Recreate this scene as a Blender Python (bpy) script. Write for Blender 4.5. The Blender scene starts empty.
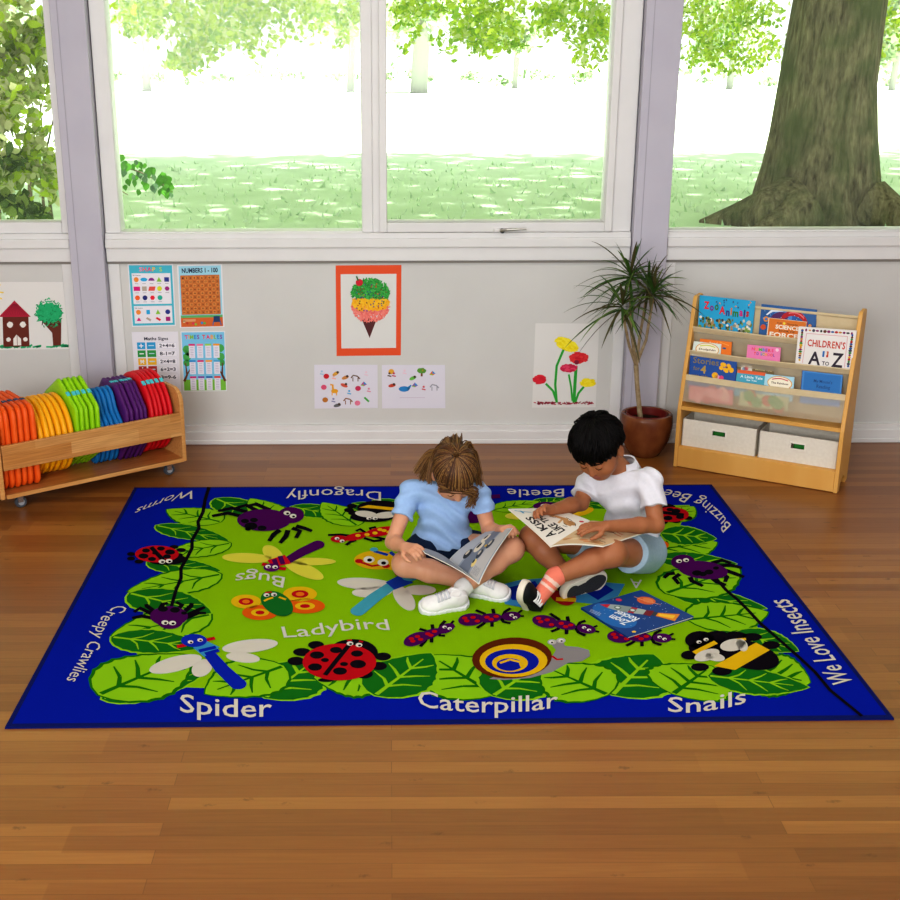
import bpy, bmesh, math, random
import numpy as np
from mathutils import Vector, Matrix, noise as mnoise
random.seed(7)
rng = np.random.default_rng(7)
SC = bpy.context.scene
COL = SC.collection
PI = math.pi

# ------------------------------------------------------------------ camera (solved from the rug, the wall and the posts)
F_PX, PITCH, CAM_H, ROLL, CX = 1218.21, 0.3186, 1.8461, -0.0031, 390.63
WALL = 5.717
cam_d = bpy.data.cameras.new('camera')
cam = bpy.data.objects.new('camera', cam_d)
COL.objects.link(cam)
cam.matrix_world = Matrix.Translation((0, 0, CAM_H)) @ Matrix.Rotation(PI/2 - PITCH, 4, 'X') @ Matrix.Rotation(ROLL, 4, 'Z')
cam_d.sensor_width = 36
cam_d.lens = F_PX * 36 / 900
cam_d.shift_x = (450 - CX) / 900
cam_d.clip_start = 0.05
cam_d.clip_end = 400
SC.camera = cam

def ray(px, py):
    u, v = (px - CX) / F_PX, (py - 450) / F_PX
    c, s = math.cos(ROLL), math.sin(ROLL)
    u, v = c*u + s*v, -s*u + c*v
    return Vector((u, math.cos(PITCH) - v*math.sin(PITCH), -math.sin(PITCH) - v*math.cos(PITCH)))
EYE = Vector((0, 0, CAM_H))
def at(px, py, Y):
    d = ray(px, py)
    return EYE + d * (Y / d.y)
def fl(px, py, z=0.0):
    d = ray(px, py)
    return EYE + d * ((z - CAM_H) / d.z)
def onplane(px, py, p0, n):
    d = ray(px, py)
    return EYE + d * ((Vector(p0) - EYE).dot(n) / d.dot(n))

# ------------------------------------------------------------------ colours and materials
def lin(c):
    if isinstance(c, str):
        c = c.lstrip('#')
        c = [int(c[i:i+2], 16) / 255 for i in (0, 2, 4)]
        c = [x/12.92 if x <= .04045 else ((x+.055)/1.055)**2.4 for x in c]
    return tuple(c[:3]) + (1.0,)
MATS = {}
def mat(name, color='#808080', rough=.6, spec=.3, noise=None, bump=None, metal=0, sss=0, transl=0, coat=0, alpha=1, sheen=0, emit=0):
    """noise=(scale, second colour, contrast) ; bump=(scale, strength)"""
    if name in MATS:
        return MATS[name]
    m = bpy.data.materials.new(name)
    m.use_nodes = True
    nt = m.node_tree
    b = nt.nodes['Principled BSDF']
    b.inputs['Base Color'].default_value = lin(color)
    b.inputs['Roughness'].default_value = rough
    b.inputs['Specular IOR Level'].default_value = spec
    b.inputs['Metallic'].default_value = metal
    b.inputs['Coat Weight'].default_value = coat
    b.inputs['Alpha'].default_value = alpha
    if sheen:
        b.inputs['Sheen Weight'].default_value = sheen
    if sss:
        b.inputs['Subsurface Weight'].default_value = sss
        b.inputs['Subsurface Radius'].default_value = (.012, .005, .003)
        b.inputs['Subsurface Scale'].default_value = 1.0
    if emit:
        b.inputs['Emission Color'].default_value = lin(color)
        b.inputs['Emission Strength'].default_value = emit
    L = nt.links
    if noise or bump:
        tc = nt.nodes.new('ShaderNodeTexCoord')
    if noise:
        n = nt.nodes.new('ShaderNodeTexNoise')
        n.inputs['Scale'].default_value = noise[0]
        n.inputs['Detail'].default_value = 4
        L.new(tc.outputs['Object'], n.inputs['Vector'])
        r = nt.nodes.new('ShaderNodeMapRange')
        w = noise[2] if len(noise) > 2 else .2
        r.inputs['From Min'].default_value = .5 - w
        r.inputs['From Max'].default_value = .5 + w
        L.new(n.outputs['Fac'], r.inputs['Value'])
        mx = nt.nodes.new('ShaderNodeMix')
        mx.data_type = 'RGBA'
        mx.inputs[6].default_value = lin(color)
        mx.inputs[7].default_value = lin(noise[1])
        L.new(r.outputs['Result'], mx.inputs['Factor'])
        L.new(mx.outputs[2], b.inputs['Base Color'])
    if bump:
        n2 = nt.nodes.new('ShaderNodeTexNoise')
        n2.inputs['Scale'].default_value = bump[0]
        n2.inputs['Detail'].default_value = 3
        L.new(tc.outputs['Object'], n2.inputs['Vector'])
        bp = nt.nodes.new('ShaderNodeBump')
        bp.inputs['Strength'].default_value = bump[1]
        bp.inputs['Distance'].default_value = .01
        L.new(n2.outputs['Fac'], bp.inputs['Height'])
        L.new(bp.outputs['Normal'], b.inputs['Normal'])
    if transl:
        tr = nt.nodes.new('ShaderNodeBsdfTranslucent')
        tr.inputs['Color'].default_value = lin(color)
        ms = nt.nodes.new('ShaderNodeMixShader')
        ms.inputs[0].default_value = transl
        L.new(b.outputs[0], ms.inputs[1])
        L.new(tr.outputs[0], ms.inputs[2])
        if noise:
            L.new(mx.outputs[2], tr.inputs['Color'])
        L.new(ms.outputs[0], nt.nodes['Material Output'].inputs['Surface'])
    MATS[name] = m
    return m

# ------------------------------------------------------------------ objects
def tag(o, label=None, cat=None, group=None, kind=None):
    if label: o['label'] = label
    if cat: o['category'] = cat
    if group: o['group'] = group
    if kind: o['kind'] = kind
    return o
def thing(name, label, cat, loc=(0, 0, 0), group=None, kind=None):
    o = bpy.data.objects.new(name, None)
    o.empty_display_size = .1
    COL.objects.link(o)
    o.location = loc
    return tag(o, label, cat, group, kind)

class MB:
    """collects polygons for one mesh with several materials"""
    def __init__(s):
        s.v, s.f, s.m, s.mats = [], [], [], []
    def mi(s, m):
        if m not in s.mats: s.mats.append(m)
        return s.mats.index(m)
    def poly(s, pts, m):
        n = len(s.v)
        s.v += [tuple(p) for p in pts]
        s.f.append(list(range(n, n+len(pts))))
        s.m.append(s.mi(m))
    def mesh(s, verts, faces, m):
        n = len(s.v)
        s.v += [tuple(p) for p in verts]
        k = s.mi(m)
        for f in faces:
            s.f.append([n+i for i in f])
            s.m.append(k)
    def box(s, c, d, m, M=None, bev=0):
        """box of centre c and size d, through matrix M, with bevelled edges"""
        bm = bmesh.new()
        bmesh.ops.create_cube(bm, size=1)
        for v in bm.verts:
            v.co = Vector((v.co.x*d[0], v.co.y*d[1], v.co.z*d[2]))
        if bev:
            bmesh.ops.bevel(bm, geom=bm.edges[:], offset=bev, segments=2, affect='EDGES', profile=.5)
        bm.verts.index_update()
        vs = [v.co + Vector(c) for v in bm.verts]
        if M is not None: vs = [M @ v for v in vs]
        s.mesh(vs, [[v.index for v in f.verts] for f in bm.faces], m)
        bm.free()
    def tube(s, pts, radii, m, n=8, cap=True):
        pts = [Vector(p) for p in pts]
        if not hasattr(radii, '__len__'): radii = [radii]*len(pts)
        vs, fs = [], []
        up = Vector((0, 0, 1))
        prev = None
        for i, p in enumerate(pts):
            t = (pts[min(i+1, len(pts)-1)] - pts[max(i-1, 0)])
            if t.length < 1e-9: t = Vector((0, 0, 1))
            t.normalize()
            if prev is None:
                a = t.cross(up)
                if a.length < .01: a = t.cross(Vector((1, 0, 0)))
            else:
                a = prev - t*prev.dot(t)
            a.normalize(); prev = a
            b = t.cross(a)
            for k in range(n):
                w = 2*PI*k/n
                vs.append(p + (a*math.cos(w) + b*math.sin(w))*radii[i])
        for i in range(len(pts)-1):
            for k in range(n):
                fs.append([i*n+k, i*n+(k+1) % n, (i+1)*n+(k+1) % n, (i+1)*n+k])
        if cap:
            fs.append(list(range(n))[::-1])
            fs.append([(len(pts)-1)*n+k for k in range(n)])
        s.mesh(vs, fs, m)
    def lathe(s, prof, m, c=(0, 0, 0), n=48, M=None):
        vs, fs = [], []
        for r, z in prof:
            for k in range(n):
                w = 2*PI*k/n
                vs.append(Vector((c[0]+r*math.cos(w), c[1]+r*math.sin(w), c[2]+z)))
        for i in range(len(prof)-1):
            for k in range(n):
                fs.append([i*n+k, i*n+(k+1) % n, (i+1)*n+(k+1) % n, (i+1)*n+k])
        if M is not None: vs = [M @ v for v in vs]
        s.mesh(vs, fs, m)
    def prism(s, outline, lo, hi, m, f):
        """outline of 2-D points, extruded from lo to hi; f(a, b, h) gives the point"""
        n = len(outline)
        vs = [f(a, b, lo) for a, b in outline] + [f(a, b, hi) for a, b in outline]
        fs = [list(range(n))[::-1], [n+i for i in range(n)]]
        fs += [[i, (i+1) % n, n+(i+1) % n, n+i] for i in range(n)]
        s.mesh(vs, fs, m)
    def build(s, name, parent=None, smooth=False, bevel=0, fix=True):
        me = bpy.data.meshes.new(name)
        me.from_pydata(s.v, [], s.f)
        for m in s.mats: me.materials.append(m)
        me.polygons.foreach_set('material_index', s.m)
        if fix:
            bm = bmesh.new(); bm.from_mesh(me)
            bmesh.ops.recalc_face_normals(bm, faces=bm.faces)
            bm.to_mesh(me); bm.free()
        if smooth:
            me.polygons.foreach_set('use_smooth', [True]*len(me.polygons))
            if smooth != 'all':
                me.set_sharp_from_angle(angle=math.radians(40))
        me.update()
        o = bpy.data.objects.new(name, me)
        COL.objects.link(o)
        if bevel:
            md = o.modifiers.new('bevel', 'BEVEL'); md.width = bevel; md.segments = 2; md.limit_method = 'ANGLE'
        if parent is not None:
            o.parent = parent
            o.matrix_parent_inverse = Matrix.Translation(-Vector(parent.location)) if parent.rotation_euler.z == 0 else parent.matrix_basis.inverted()
        return o

# ------------------------------------------------------------------ lettering
_TXT = {}
def text_mesh(s, bold=0.0):
    key = (s, bold)
    if key in _TXT: return _TXT[key]
    c = bpy.data.curves.new('lettering', 'FONT')
    c.body = s; c.size = 1; c.resolution_u = 2; c.offset = bold
    o = bpy.data.objects.new('lettering', c)
    COL.objects.link(o)
    dg = bpy.context.evaluated_depsgraph_get()
    me = o.evaluated_get(dg).to_mesh()
    v = [(p.co.x, p.co.y) for p in me.vertices]
    f = [list(p.vertices) for p in me.polygons]
    o.evaluated_get(dg).to_mesh_clear()
    bpy.data.objects.remove(o); bpy.data.curves.remove(c)
    xs = [p[0] for p in v]
    x0, x1 = min(xs), max(xs)
    r = ([((x-x0)/(x1-x0), y/.7) for x, y in v], f, (x1-x0))
    _TXT[key] = r
    return r
def put_text(mb, s, m, f, bold=0.012):
    """f(u, v): u 0..1 along the line, v 0 = baseline, 1 = capital height -> point"""
    v, fs, w = text_mesh(s, bold)
    mb.mesh([f(a, b) for a, b in v], fs, m)
# ------------------------------------------------------------------ the room
M_wall = mat('painted_white_wall', '#d3d2d0', .55, .3, noise=(2.2, '#cbcac8', .25), bump=(40, .03))
M_frame = mat('window_frame_white', '#e0dfdf', .4, .4, noise=(6, '#d8d7d7', .3))
M_post = mat('post_lilac_grey', '#bfbcc8', .5, .3, noise=(5, '#b6b3c1', .3))
M_gap = mat('dark_joint', '#8f8b86', .8, .1)
M_ceil = mat('ceiling_white', '#e6e4e0', .8, .1)

def floor_material():
    m = bpy.data.materials.new('bamboo_floor'); m.use_nodes = True
    nt = m.node_tree; L = nt.links; N = nt.nodes.new
    b = nt.nodes['Principled BSDF']
    tc = N('ShaderNodeTexCoord')
    def brick(w, h, off, seed):
        mp = N('ShaderNodeMapping'); mp.inputs['Location'].default_value = (seed, seed*.37, 0)
        L.new(tc.outputs['Object'], mp.inputs['Vector'])
        br = N('ShaderNodeTexBrick')
        br.offset = off; br.offset_frequency = 2; br.squash = 1
        br.inputs['Color1'].default_value = (0, 0, 0, 1); br.inputs['Color2'].default_value = (1, 1, 1, 1)
        br.inputs['Mortar'].default_value = (.5, .5, .5, 1)
        br.inputs['Scale'].default_value = 1
        br.inputs['Mortar Size'].default_value = .0012
        br.inputs['Mortar Smooth'].default_value = .3
        br.inputs['Brick Width'].default_value = w; br.inputs['Row Height'].default_value = h
        L.new(mp.outputs[0], br.inputs['Vector'])
        return br
    br = brick(1.55, .0545, .37, 3.1)
    strip = brick(2.3, .109, .29, 7.7)
    # long grain
    mg = N('ShaderNodeMapping'); mg.inputs['Scale'].default_value = (2.2, 46, 1)
    L.new(tc.outputs['Object'], mg.inputs['Vector'])
    gr = N('ShaderNodeTexNoise'); gr.inputs['Scale'].default_value = 2.5; gr.inputs['Detail'].default_value = 6
    L.new(mg.outputs[0], gr.inputs['Vector'])
    r1 = N('ShaderNodeValToRGB')
    r1.color_ramp.elements[0].color = lin('#683a16'); r1.color_ramp.elements[1].color = lin('#a56f36')
    e = r1.color_ramp.elements.new(.55); e.color = lin('#8a5526')
    mixv = N('ShaderNodeMath'); mixv.operation = 'MULTIPLY_ADD'; mixv.inputs[1].default_value = .5
    L.new(br.outputs['Color'], mixv.inputs[0])
    m2 = N('ShaderNodeMath'); m2.operation = 'MULTIPLY'; m2.inputs[1].default_value = .42
    L.new(gr.outputs['Fac'], m2.inputs[0]); L.new(m2.outputs[0], mixv.inputs[2])
    m3 = N('ShaderNodeMath'); m3.operation = 'MULTIPLY_ADD'; m3.inputs[1].default_value = .22
    L.new(strip.outputs['Color'], m3.inputs[0]); L.new(mixv.outputs[0], m3.inputs[2])
    L.new(m3.outputs[0], r1.inputs['Fac'])
    # bamboo knots
    mk = N('ShaderNodeMapping'); mk.inputs['Scale'].default_value = (6.5, 16, 1)
    L.new(tc.outputs['Object'], mk.inputs['Vector'])
    vo = N('ShaderNodeTexVoronoi'); vo.inputs['Scale'].default_value = 1.0; vo.inputs['Randomness'].default_value = .95
    L.new(mk.outputs[0], vo.inputs['Vector'])
    nz = N('ShaderNodeTexNoise'); nz.inputs['Scale'].default_value = 95; nz.inputs['Detail'].default_value = 3
    L.new(tc.outputs['Object'], nz.inputs['Vector'])
    ad = N('ShaderNodeMath'); ad.operation = 'MULTIPLY_ADD'; ad.inputs[1].default_value = .34
    L.new(nz.outputs['Fac'], ad.inputs[0]); L.new(vo.outputs['Distance'], ad.inputs[2])
    kr = N('ShaderNodeMapRange'); kr.inputs['From Min'].default_value = .20; kr.inputs['From Max'].default_value = .31
    kr.inputs['To Min'].default_value = .55; kr.inputs['To Max'].default_value = 0
    L.new(ad.outputs[0], kr.inputs['Value'])
    mx = N('ShaderNodeMix'); mx.data_type = 'RGBA'; mx.inputs[7].default_value = lin('#4f290d')
    L.new(kr.outputs[0], mx.inputs['Factor']); L.new(r1.outputs[0], mx.inputs[6])
    mo = N('ShaderNodeMix'); mo.data_type = 'RGBA'; mo.inputs[7].default_value = lin('#5c3413')
    mf = N('ShaderNodeMath'); mf.operation = 'MULTIPLY'; mf.inputs[1].default_value = .55
    L.new(br.outputs['Fac'], mf.inputs[0]); L.new(mf.outputs[0], mo.inputs['Factor']); L.new(mx.outputs[2], mo.inputs[6])
    L.new(mo.outputs[2], b.inputs['Base Color'])
    b.inputs['Roughness'].default_value = .3
    b.inputs['Specular IOR Level'].default_value = .5
    bp = N('ShaderNodeBump'); bp.inputs['Strength'].default_value = .06; bp.inputs['Distance'].default_value = .004
    L.new(gr.outputs['Fac'], bp.inputs['Height']); L.new(bp.outputs[0], b.inputs['Normal'])
    return m
M_floor = floor_material()
XL, XR, YB, ZC = -4.6, 5.0, -1.2, 3.1
mb = MB(); mb.box(((XL+XR)/2, (WALL+YB)/2, -.05), (XR-XL, WALL-YB, .1), M_floor)
tag(mb.build('floor'), kind='structure')
mb = MB(); mb.box(((XL+XR)/2, (WALL+YB)/2, ZC+.05), (XR-XL+.2, WALL-YB, .1), M_ceil)
tag(mb.build('ceiling'), kind='structure')
mb = MB(); mb.box((XL-.05, (WALL+YB)/2, ZC/2), (.1, WALL-YB, ZC), M_wall); tag(mb.build('wall_left'), kind='structure')
mb = MB(); mb.box((XR+.05, (WALL+YB)/2, ZC/2), (.1, WALL-YB, ZC), M_wall); tag(mb.build('wall_right'), kind='structure')

def wx(px, py): return at(px, py, WALL).x
def wz(py): return at(400, py, WALL).z
Z_SILL, Z_APRON = wz(232), wz(260)
XP0, XP1 = at(62, 120, WALL).x, at(96.5, 120, WALL).x     # left post
XQ0, XQ1 = at(637.5, 120, WALL).x, at(673, 120, WALL).x   # right post
TH = .12
# wall under the windows (three bays in one wall), with the strip above the windows
mb = MB()
mb.box(((XL+XR)/2, WALL+TH/2, Z_SILL/2), (XR-XL, TH, Z_SILL), M_wall)
mb.box(((XL+XR)/2, WALL+TH/2, (2.75+ZC)/2), (XR-XL, TH, ZC-2.75), M_wall)
tag(mb.build('wall_back'), kind='structure')
# lilac posts
for i, (a, b) in enumerate(((XP0, XP1), (XQ0, XQ1))):
    mb = MB()
    mb.box(((a+b)/2, WALL-.012, ZC/2), (b-a, .10, ZC), M_post, bev=.004)
    mb.box(((a+b)/2-(b-a)*.28, WALL-.0625, ZC/2), (.003, .002, ZC), mat('post_seam', '#a5a2ae', .6, .2))
    tag(mb.build('trim_%d' % (i+1)), kind='structure')
# rails below the windows: apron boards with a dark line at the trim step, per bay
bays = [(XL, XP0-.004), (XP1+.004, XQ0-.004), (XQ1+.004, XR)]
for i, (a, b) in enumerate(bays):
    mb = MB()
    h = Z_SILL - Z_APRON
    mb.box(((a+b)/2, WALL-.012, Z_APRON+h*.5), (b-a, .03, h), M_frame, bev=.003)
    mb.box(((a+b)/2, WALL-.022, Z_SILL-h*.35), (b-a, .04, h*.34), M_frame, bev=.006)
    mb.box(((a+b)/2, WALL-.006, Z_APRON-.006), (b-a, .014, .014), M_gap)
    # side stiles of the panel below
    for xx in (a+.027, b-.027):
        mb.box((xx, WALL-.004, Z_APRON/2), (.054, .012, Z_APRON), M_frame, bev=.004)
    tag(mb.build('trim_%d' % (i+3)), kind='structure')
    mb = MB()
    zb = wz(424)
    mb.box(((a+b)/2, WALL-.009, zb/2), (b-a, .022, zb), M_frame, bev=.002)
    mb.box(((a+b)/2, WALL-.016, zb*.36), (b-a, .022, zb*.72), M_frame, bev=.006)
    mb.box(((a+b)/2, WALL-.02, zb*.12), (b-a, .022, zb*.24), M_frame, bev=.004)
    tag(mb.build('baseboard_%s' % ('left', 'middle', 'right')[i]), kind='structure')

# windows
M_glass = bpy.data.materials.new('window_glass'); M_glass.use_nodes = True
nt = M_glass.node_tree
nt.nodes.remove(nt.nodes['Principled BSDF'])
tr = nt.nodes.new('ShaderNodeBsdfTransparent'); tr.inputs[0].default_value = (.97, .99, .98, 1)
gl = nt.nodes.new('ShaderNodeBsdfGlossy'); gl.inputs['Roughness'].default_value = .02
ms = nt.nodes.new('ShaderNodeMixShader')
fr = nt.nodes.new('ShaderNodeFresnel'); fr.inputs[0].default_value = 1.35
nt.links.new(fr.outputs[0], ms.inputs[0]); nt.links.new(tr.outputs[0], ms.inputs[1]); nt.links.new(gl.outputs[0], ms.inputs[2])
nt.links.new(ms.outputs[0], nt.nodes['Material Output'].inputs['Surface'])
Z_TOP = 2.75
def ring(mb, x0, x1, z0, z1, w, y0, y1, m, wb=None, bev=.004):
    wb = wb or w
    yc, d = (y0+y1)/2, y1-y0
    mb.box((x0+w/2, yc, (z0+z1)/2), (w, d, z1-z0), m, bev=bev)
    mb.box((x1-w/2, yc, (z0+z1)/2), (w, d, z1-z0), m, bev=bev)
    mb.box(((x0+x1)/2, yc, z0+wb/2), (x1-x0-2*w, d, wb), m, bev=bev)
    mb.box(((x0+x1)/2, yc, z1-w/2), (x1-x0-2*w, d, w), m, bev=bev)
def pane(x0, x1, z0, z1, parent):
    mb = MB(); mb.poly([(x0, WALL+.06, z0), (x1, WALL+.06, z0), (x1, WALL+.06, z1), (x0, WALL+.06, z1)], M_glass)
    return mb.build('pane', parent)
def win(n, x0, x1, gx0, gx1, gz):
    w = thing('window_%d' % n, None, None, ((x0+x1)/2, WALL, Z_SILL), kind='structure')
    mb = MB()
    zc, zt = (Z_SILL+Z_TOP)/2, Z_TOP
    d0, d1 = WALL-.012, WALL+.1
    mb.box(((x0+gx0)/2, WALL+.045, zc), (gx0-x0, .11, zt-Z_SILL), M_frame, bev=.004)
    mb.box(((x1+gx1)/2, WALL+.045, zc), (x1-gx1, .11, zt-Z_SILL), M_frame, bev=.004)
    mb.box(((gx0+gx1)/2, WALL+.045, (Z_SILL+gz)/2), (gx1-gx0, .11, max(gz-Z_SILL, .01)), M_frame, bev=.003)
    mb.box(((gx0+gx1)/2, WALL+.045, zt-.03), (gx1-gx0, .11, .06), M_frame, bev=.004)
    # thin glazing bead
    ring(mb, gx0-.012, gx1+.012, gz-.012, zt-.05, .014, WALL+.0, WALL+.05, M_frame, bev=.003)
    mb.build('window_frame', w)
    pane(gx0, gx1, gz, zt-.05, w)
    return w
ZG = wz(231.5)
win(1, XL, XP0-.004, XL+.08, at(52, 110, WALL).x, wz(221))
GX1 = at(361.3, 120, WALL).x; GX2 = at(386.3, 120, WALL).x
win(2, XP1+.004, at(372, 120, WALL).x, at(112.5, 115, WALL).x, GX1, ZG)
w3 = win(3, at(372, 120, WALL).x, XQ0-.004, GX2, at(609, 110, WALL).x, wz(222))
win(4, XQ1+.004, XR, at(674, 115, WALL).x, XR-.08, ZG)
# opening sash of the third window stands proud, with its handle
x0, x1 = at(379, 120, WALL).x, at(616.5, 120, WALL).x
mb = MB(); ring(mb, x0, x1, Z_SILL+.002, 2.7, GX2-x0+.001, WALL-.03, WALL+.02, M_frame, wb=wz(222)-Z_SILL-.002)
mb.build('sash', w3)
M_met = mat('brushed_metal', '#b9b7b4', .35, .5, metal=.8)
M_dark = mat('black_plastic', '#1a1a1a', .4, .4)
hp = at(502, 230, WALL-.03)
mb = MB()
mb.box((hp.x-.005, WALL-.034, hp.z), (.07, .012, .018), M_frame, bev=.004)
mb.tube([(hp.x-.01, WALL-.045, hp.z), (hp.x+.02, WALL-.056, hp.z+.004), (hp.x+.11, WALL-.058, hp.z+.008)], [.007, .007, .005], M_met)
mb.lathe([(0, .012), (.011, .012), (.011, 0)], M_dark, M=Matrix.Translation((hp.x, WALL-.038, hp.z-.002)) @ Matrix.Rotation(PI/2, 4, 'X'), n=16)
mb.build('window_handle', w3)
# ------------------------------------------------------------------ outside
ZGR = -.1
def leaf_cloud(pts, size, name, mats, parent=None, shape='leaf', droop=.3):
    """one mesh of small pointed leaves at the given points"""
    pts = np.asarray(pts, float); n = len(pts)
    if shape == 'leaf':
        t = np.array([(0, -.5), (.3, -.15), (.26, .15), (0, .55), (-.26, .15), (-.3, -.15)])
    else:
        t = np.array([(-.5, -.5), (.5, -.5), (.5, .5), (-.5, .5)])
    k = len(t)
    a = rng.normal(size=(n, 3)); a[:, 2] *= .7
    a /= np.linalg.norm(a, axis=1)[:, None]
    b = rng.normal(size=(n, 3)); b -= a*(a*b).sum(1)[:, None]
    b /= np.linalg.norm(b, axis=1)[:, None]
    s = size*rng.uniform(.6, 1.3, n)
    V = pts[:, None, :] + (a[:, None, :]*t[None, :, :1] + b[:, None, :]*t[None, :, 1:])*s[:, None, None]
    me = bpy.data.meshes.new(name)
    me.from_pydata(V.reshape(-1, 3).tolist(), [], np.arange(n*k).reshape(n, k).tolist())
    for m in mats: me.materials.append(m)
    me.polygons.foreach_set('material_index', rng.integers(0, len(mats), n))
    o = bpy.data.objects.new(name, me); COL.objects.link(o)
    if parent is not None:
        o.parent = parent; o.matrix_parent_inverse = Matrix.Translation(-Vector(parent.location))
    return o
def blob(c, r, n, per=60):
    """points in a clumpy ellipsoid"""
    c, r = np.asarray(c, float), np.asarray(r, float)
    k = max(3, n//per)
    d = rng.normal(size=(k, 3)); d /= np.linalg.norm(d, axis=1)[:, None]
    cl = c + d*r*rng.uniform(.25, .95, k)[:, None]
    idx = rng.integers(0, k, n)
    return cl[idx] + rng.normal(size=(n, 3))*r*.17

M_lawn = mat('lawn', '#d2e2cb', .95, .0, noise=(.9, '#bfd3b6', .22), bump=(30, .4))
mb = MB(); mb.box((0, 70, ZGR-.05), (260, 128, .1), M_lawn)
tag(mb.build('lawn'), kind='structure')
# blades of grass near the house
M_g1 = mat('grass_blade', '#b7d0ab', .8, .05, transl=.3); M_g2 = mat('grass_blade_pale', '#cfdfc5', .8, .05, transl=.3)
n = 6000
gy = 7.4 + 15*rng.random(n)**1.6; gx = (rng.random(n)-.42)*gy*1.0
gp = np.stack([gx, gy, np.full(n, ZGR)], 1)
V = np.zeros((n, 3, 3)); wv = rng.normal(size=(n, 2))*.012; hh = rng.uniform(.03, .10, n)
V[:, 0] = gp; V[:, 1] = gp
V[:, 0, :2] -= wv; V[:, 1, :2] += wv
V[:, 2] = gp; V[:, 2, :2] += rng.normal(size=(n, 2))*.03; V[:, 2, 2] += hh
me = bpy.data.meshes.new('grass'); me.from_pydata(V.reshape(-1, 3).tolist(), [], np.arange(n*3).reshape(n, 3).tolist())
me.materials.append(M_g1); me.materials.append(M_g2); me.polygons.foreach_set('material_index', rng.integers(0, 2, n))
o = bpy.data.objects.new('grass', me); COL.objects.link(o)
tag(o, 'short green grass growing on the shaded lawn', 'grass', kind='stuff')

# the big tree on the right
def bark_material():
    m = bpy.data.materials.new('bark'); m.use_nodes = True
    nt = m.node_tree; L = nt.links; b = nt.nodes['Principled BSDF']
    tc = nt.nodes.new('ShaderNodeTexCoord'); mp = nt.nodes.new('ShaderNodeMapping'); mp.inputs['Scale'].default_value = (1, 1, .22)
    L.new(tc.outputs['Object'], mp.inputs[0])
    n1 = nt.nodes.new('ShaderNodeTexNoise'); n1.inputs['Scale'].default_value = 16; n1.inputs['Detail'].default_value = 8; n1.inputs['Roughness'].default_value = .7
    L.new(mp.outputs[0], n1.inputs['Vector'])
    n2 = nt.nodes.new('ShaderNodeTexNoise'); n2.inputs['Scale'].default_value = 2.2; n2.inputs['Detail'].default_value = 4
    L.new(tc.outputs['Object'], n2.inputs['Vector'])
    r = nt.nodes.new('ShaderNodeValToRGB'); r.color_ramp.elements[0].position = .3; r.color_ramp.elements[1].position = .72
    r.color_ramp.elements[0].color = lin('#463d2d'); r.color_ramp.elements[1].color = lin('#a5997b')
    L.new(n1.outputs['Fac'], r.inputs[0])
    g = nt.nodes.new('ShaderNodeMix'); g.data_type = 'RGBA'; g.inputs[7].default_value = lin('#5c6340')
    mr = nt.nodes.new('ShaderNodeMapRange'); mr.inputs['From Min'].default_value = .45; mr.inputs['From Max'].default_value = .65; mr.inputs['To Max'].default_value = .75
    L.new(n2.outputs['Fac'], mr.inputs[0]); L.new(mr.outputs[0], g.inputs['Factor']); L.new(r.outputs[0], g.inputs[6])
    L.new(g.outputs[2], b.inputs['Base Color']); b.inputs['Roughness'].default_value = .95; b.inputs['Specular IOR Level'].default_value = .05
    bp = nt.nodes.new('ShaderNodeBump'); bp.inputs['Strength'].default_value = 1; bp.inputs['Distance'].default_value = .06
    L.new(n1.outputs['Fac'], bp.inputs['Height']); L.new(bp.outputs[0], b.inputs['Normal'])
    return m
M_bark = bark_material()
M_l1 = mat('leaf_yellow_green', '#b9cf45', .5, .2, transl=.6)
M_l2 = mat('leaf_green', '#7ea53a', .5, .2, transl=.5)
M_l3 = mat('leaf_pale', '#e0e6a4', .5, .2, transl=.6)
M_l4 = mat('leaf_deep', '#5d8236', .5, .2, transl=.45)
M_l5 = mat('leaf_olive', '#93955c', .5, .2, transl=.4)
YT = 14.7
prof = [(231, 752, 893), (222, 755, 889), (208, 757, 886), (192, 759, 881), (165, 766, 878), (130, 773, 875.5), (85, 781, 874.5), (40, 789, 879), (0, 796, 884), (-40, 803, 889), (-120, 815, 905), (-260, 830, 930)]
tree = thing('tree', 'massive old tree trunk with flared roots on the lawn outside the right window', 'tree', tuple(fl(822, 226, ZGR)))
vs, fs = [], []
NS = 72
for i, (y, l, r) in enumerate(prof):
    a, b = at(l, y, YT), at(r, y, YT)
    c = (a+b)/2; R = (b-a).length/2
    for k in range(NS):
        w_ = 2*PI*k/NS
        fl_ = max(0, 1-(c.z-ZGR)/1.0)
        rr = R*(1+.035*math.sin(5*w_+c.z*.7)+.02*math.sin(11*w_-c.z)+.05*fl_*fl_*math.sin(7*w_+.8))
        rr *= 1+.02*mnoise.noise(Vector((math.cos(w_)*2, math.sin(w_)*2, c.z*1.3)))
        vs.append((c.x+rr*math.cos(w_), c.y+rr*math.sin(w_), c.z))
for i in range(len(prof)-1):
    for k in range(NS): fs.append([i*NS+k, i*NS+(k+1) % NS, (i+1)*NS+(k+1) % NS, (i+1)*NS+k])
mb = MB(); mb.mesh(vs, fs, M_bark)
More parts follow.
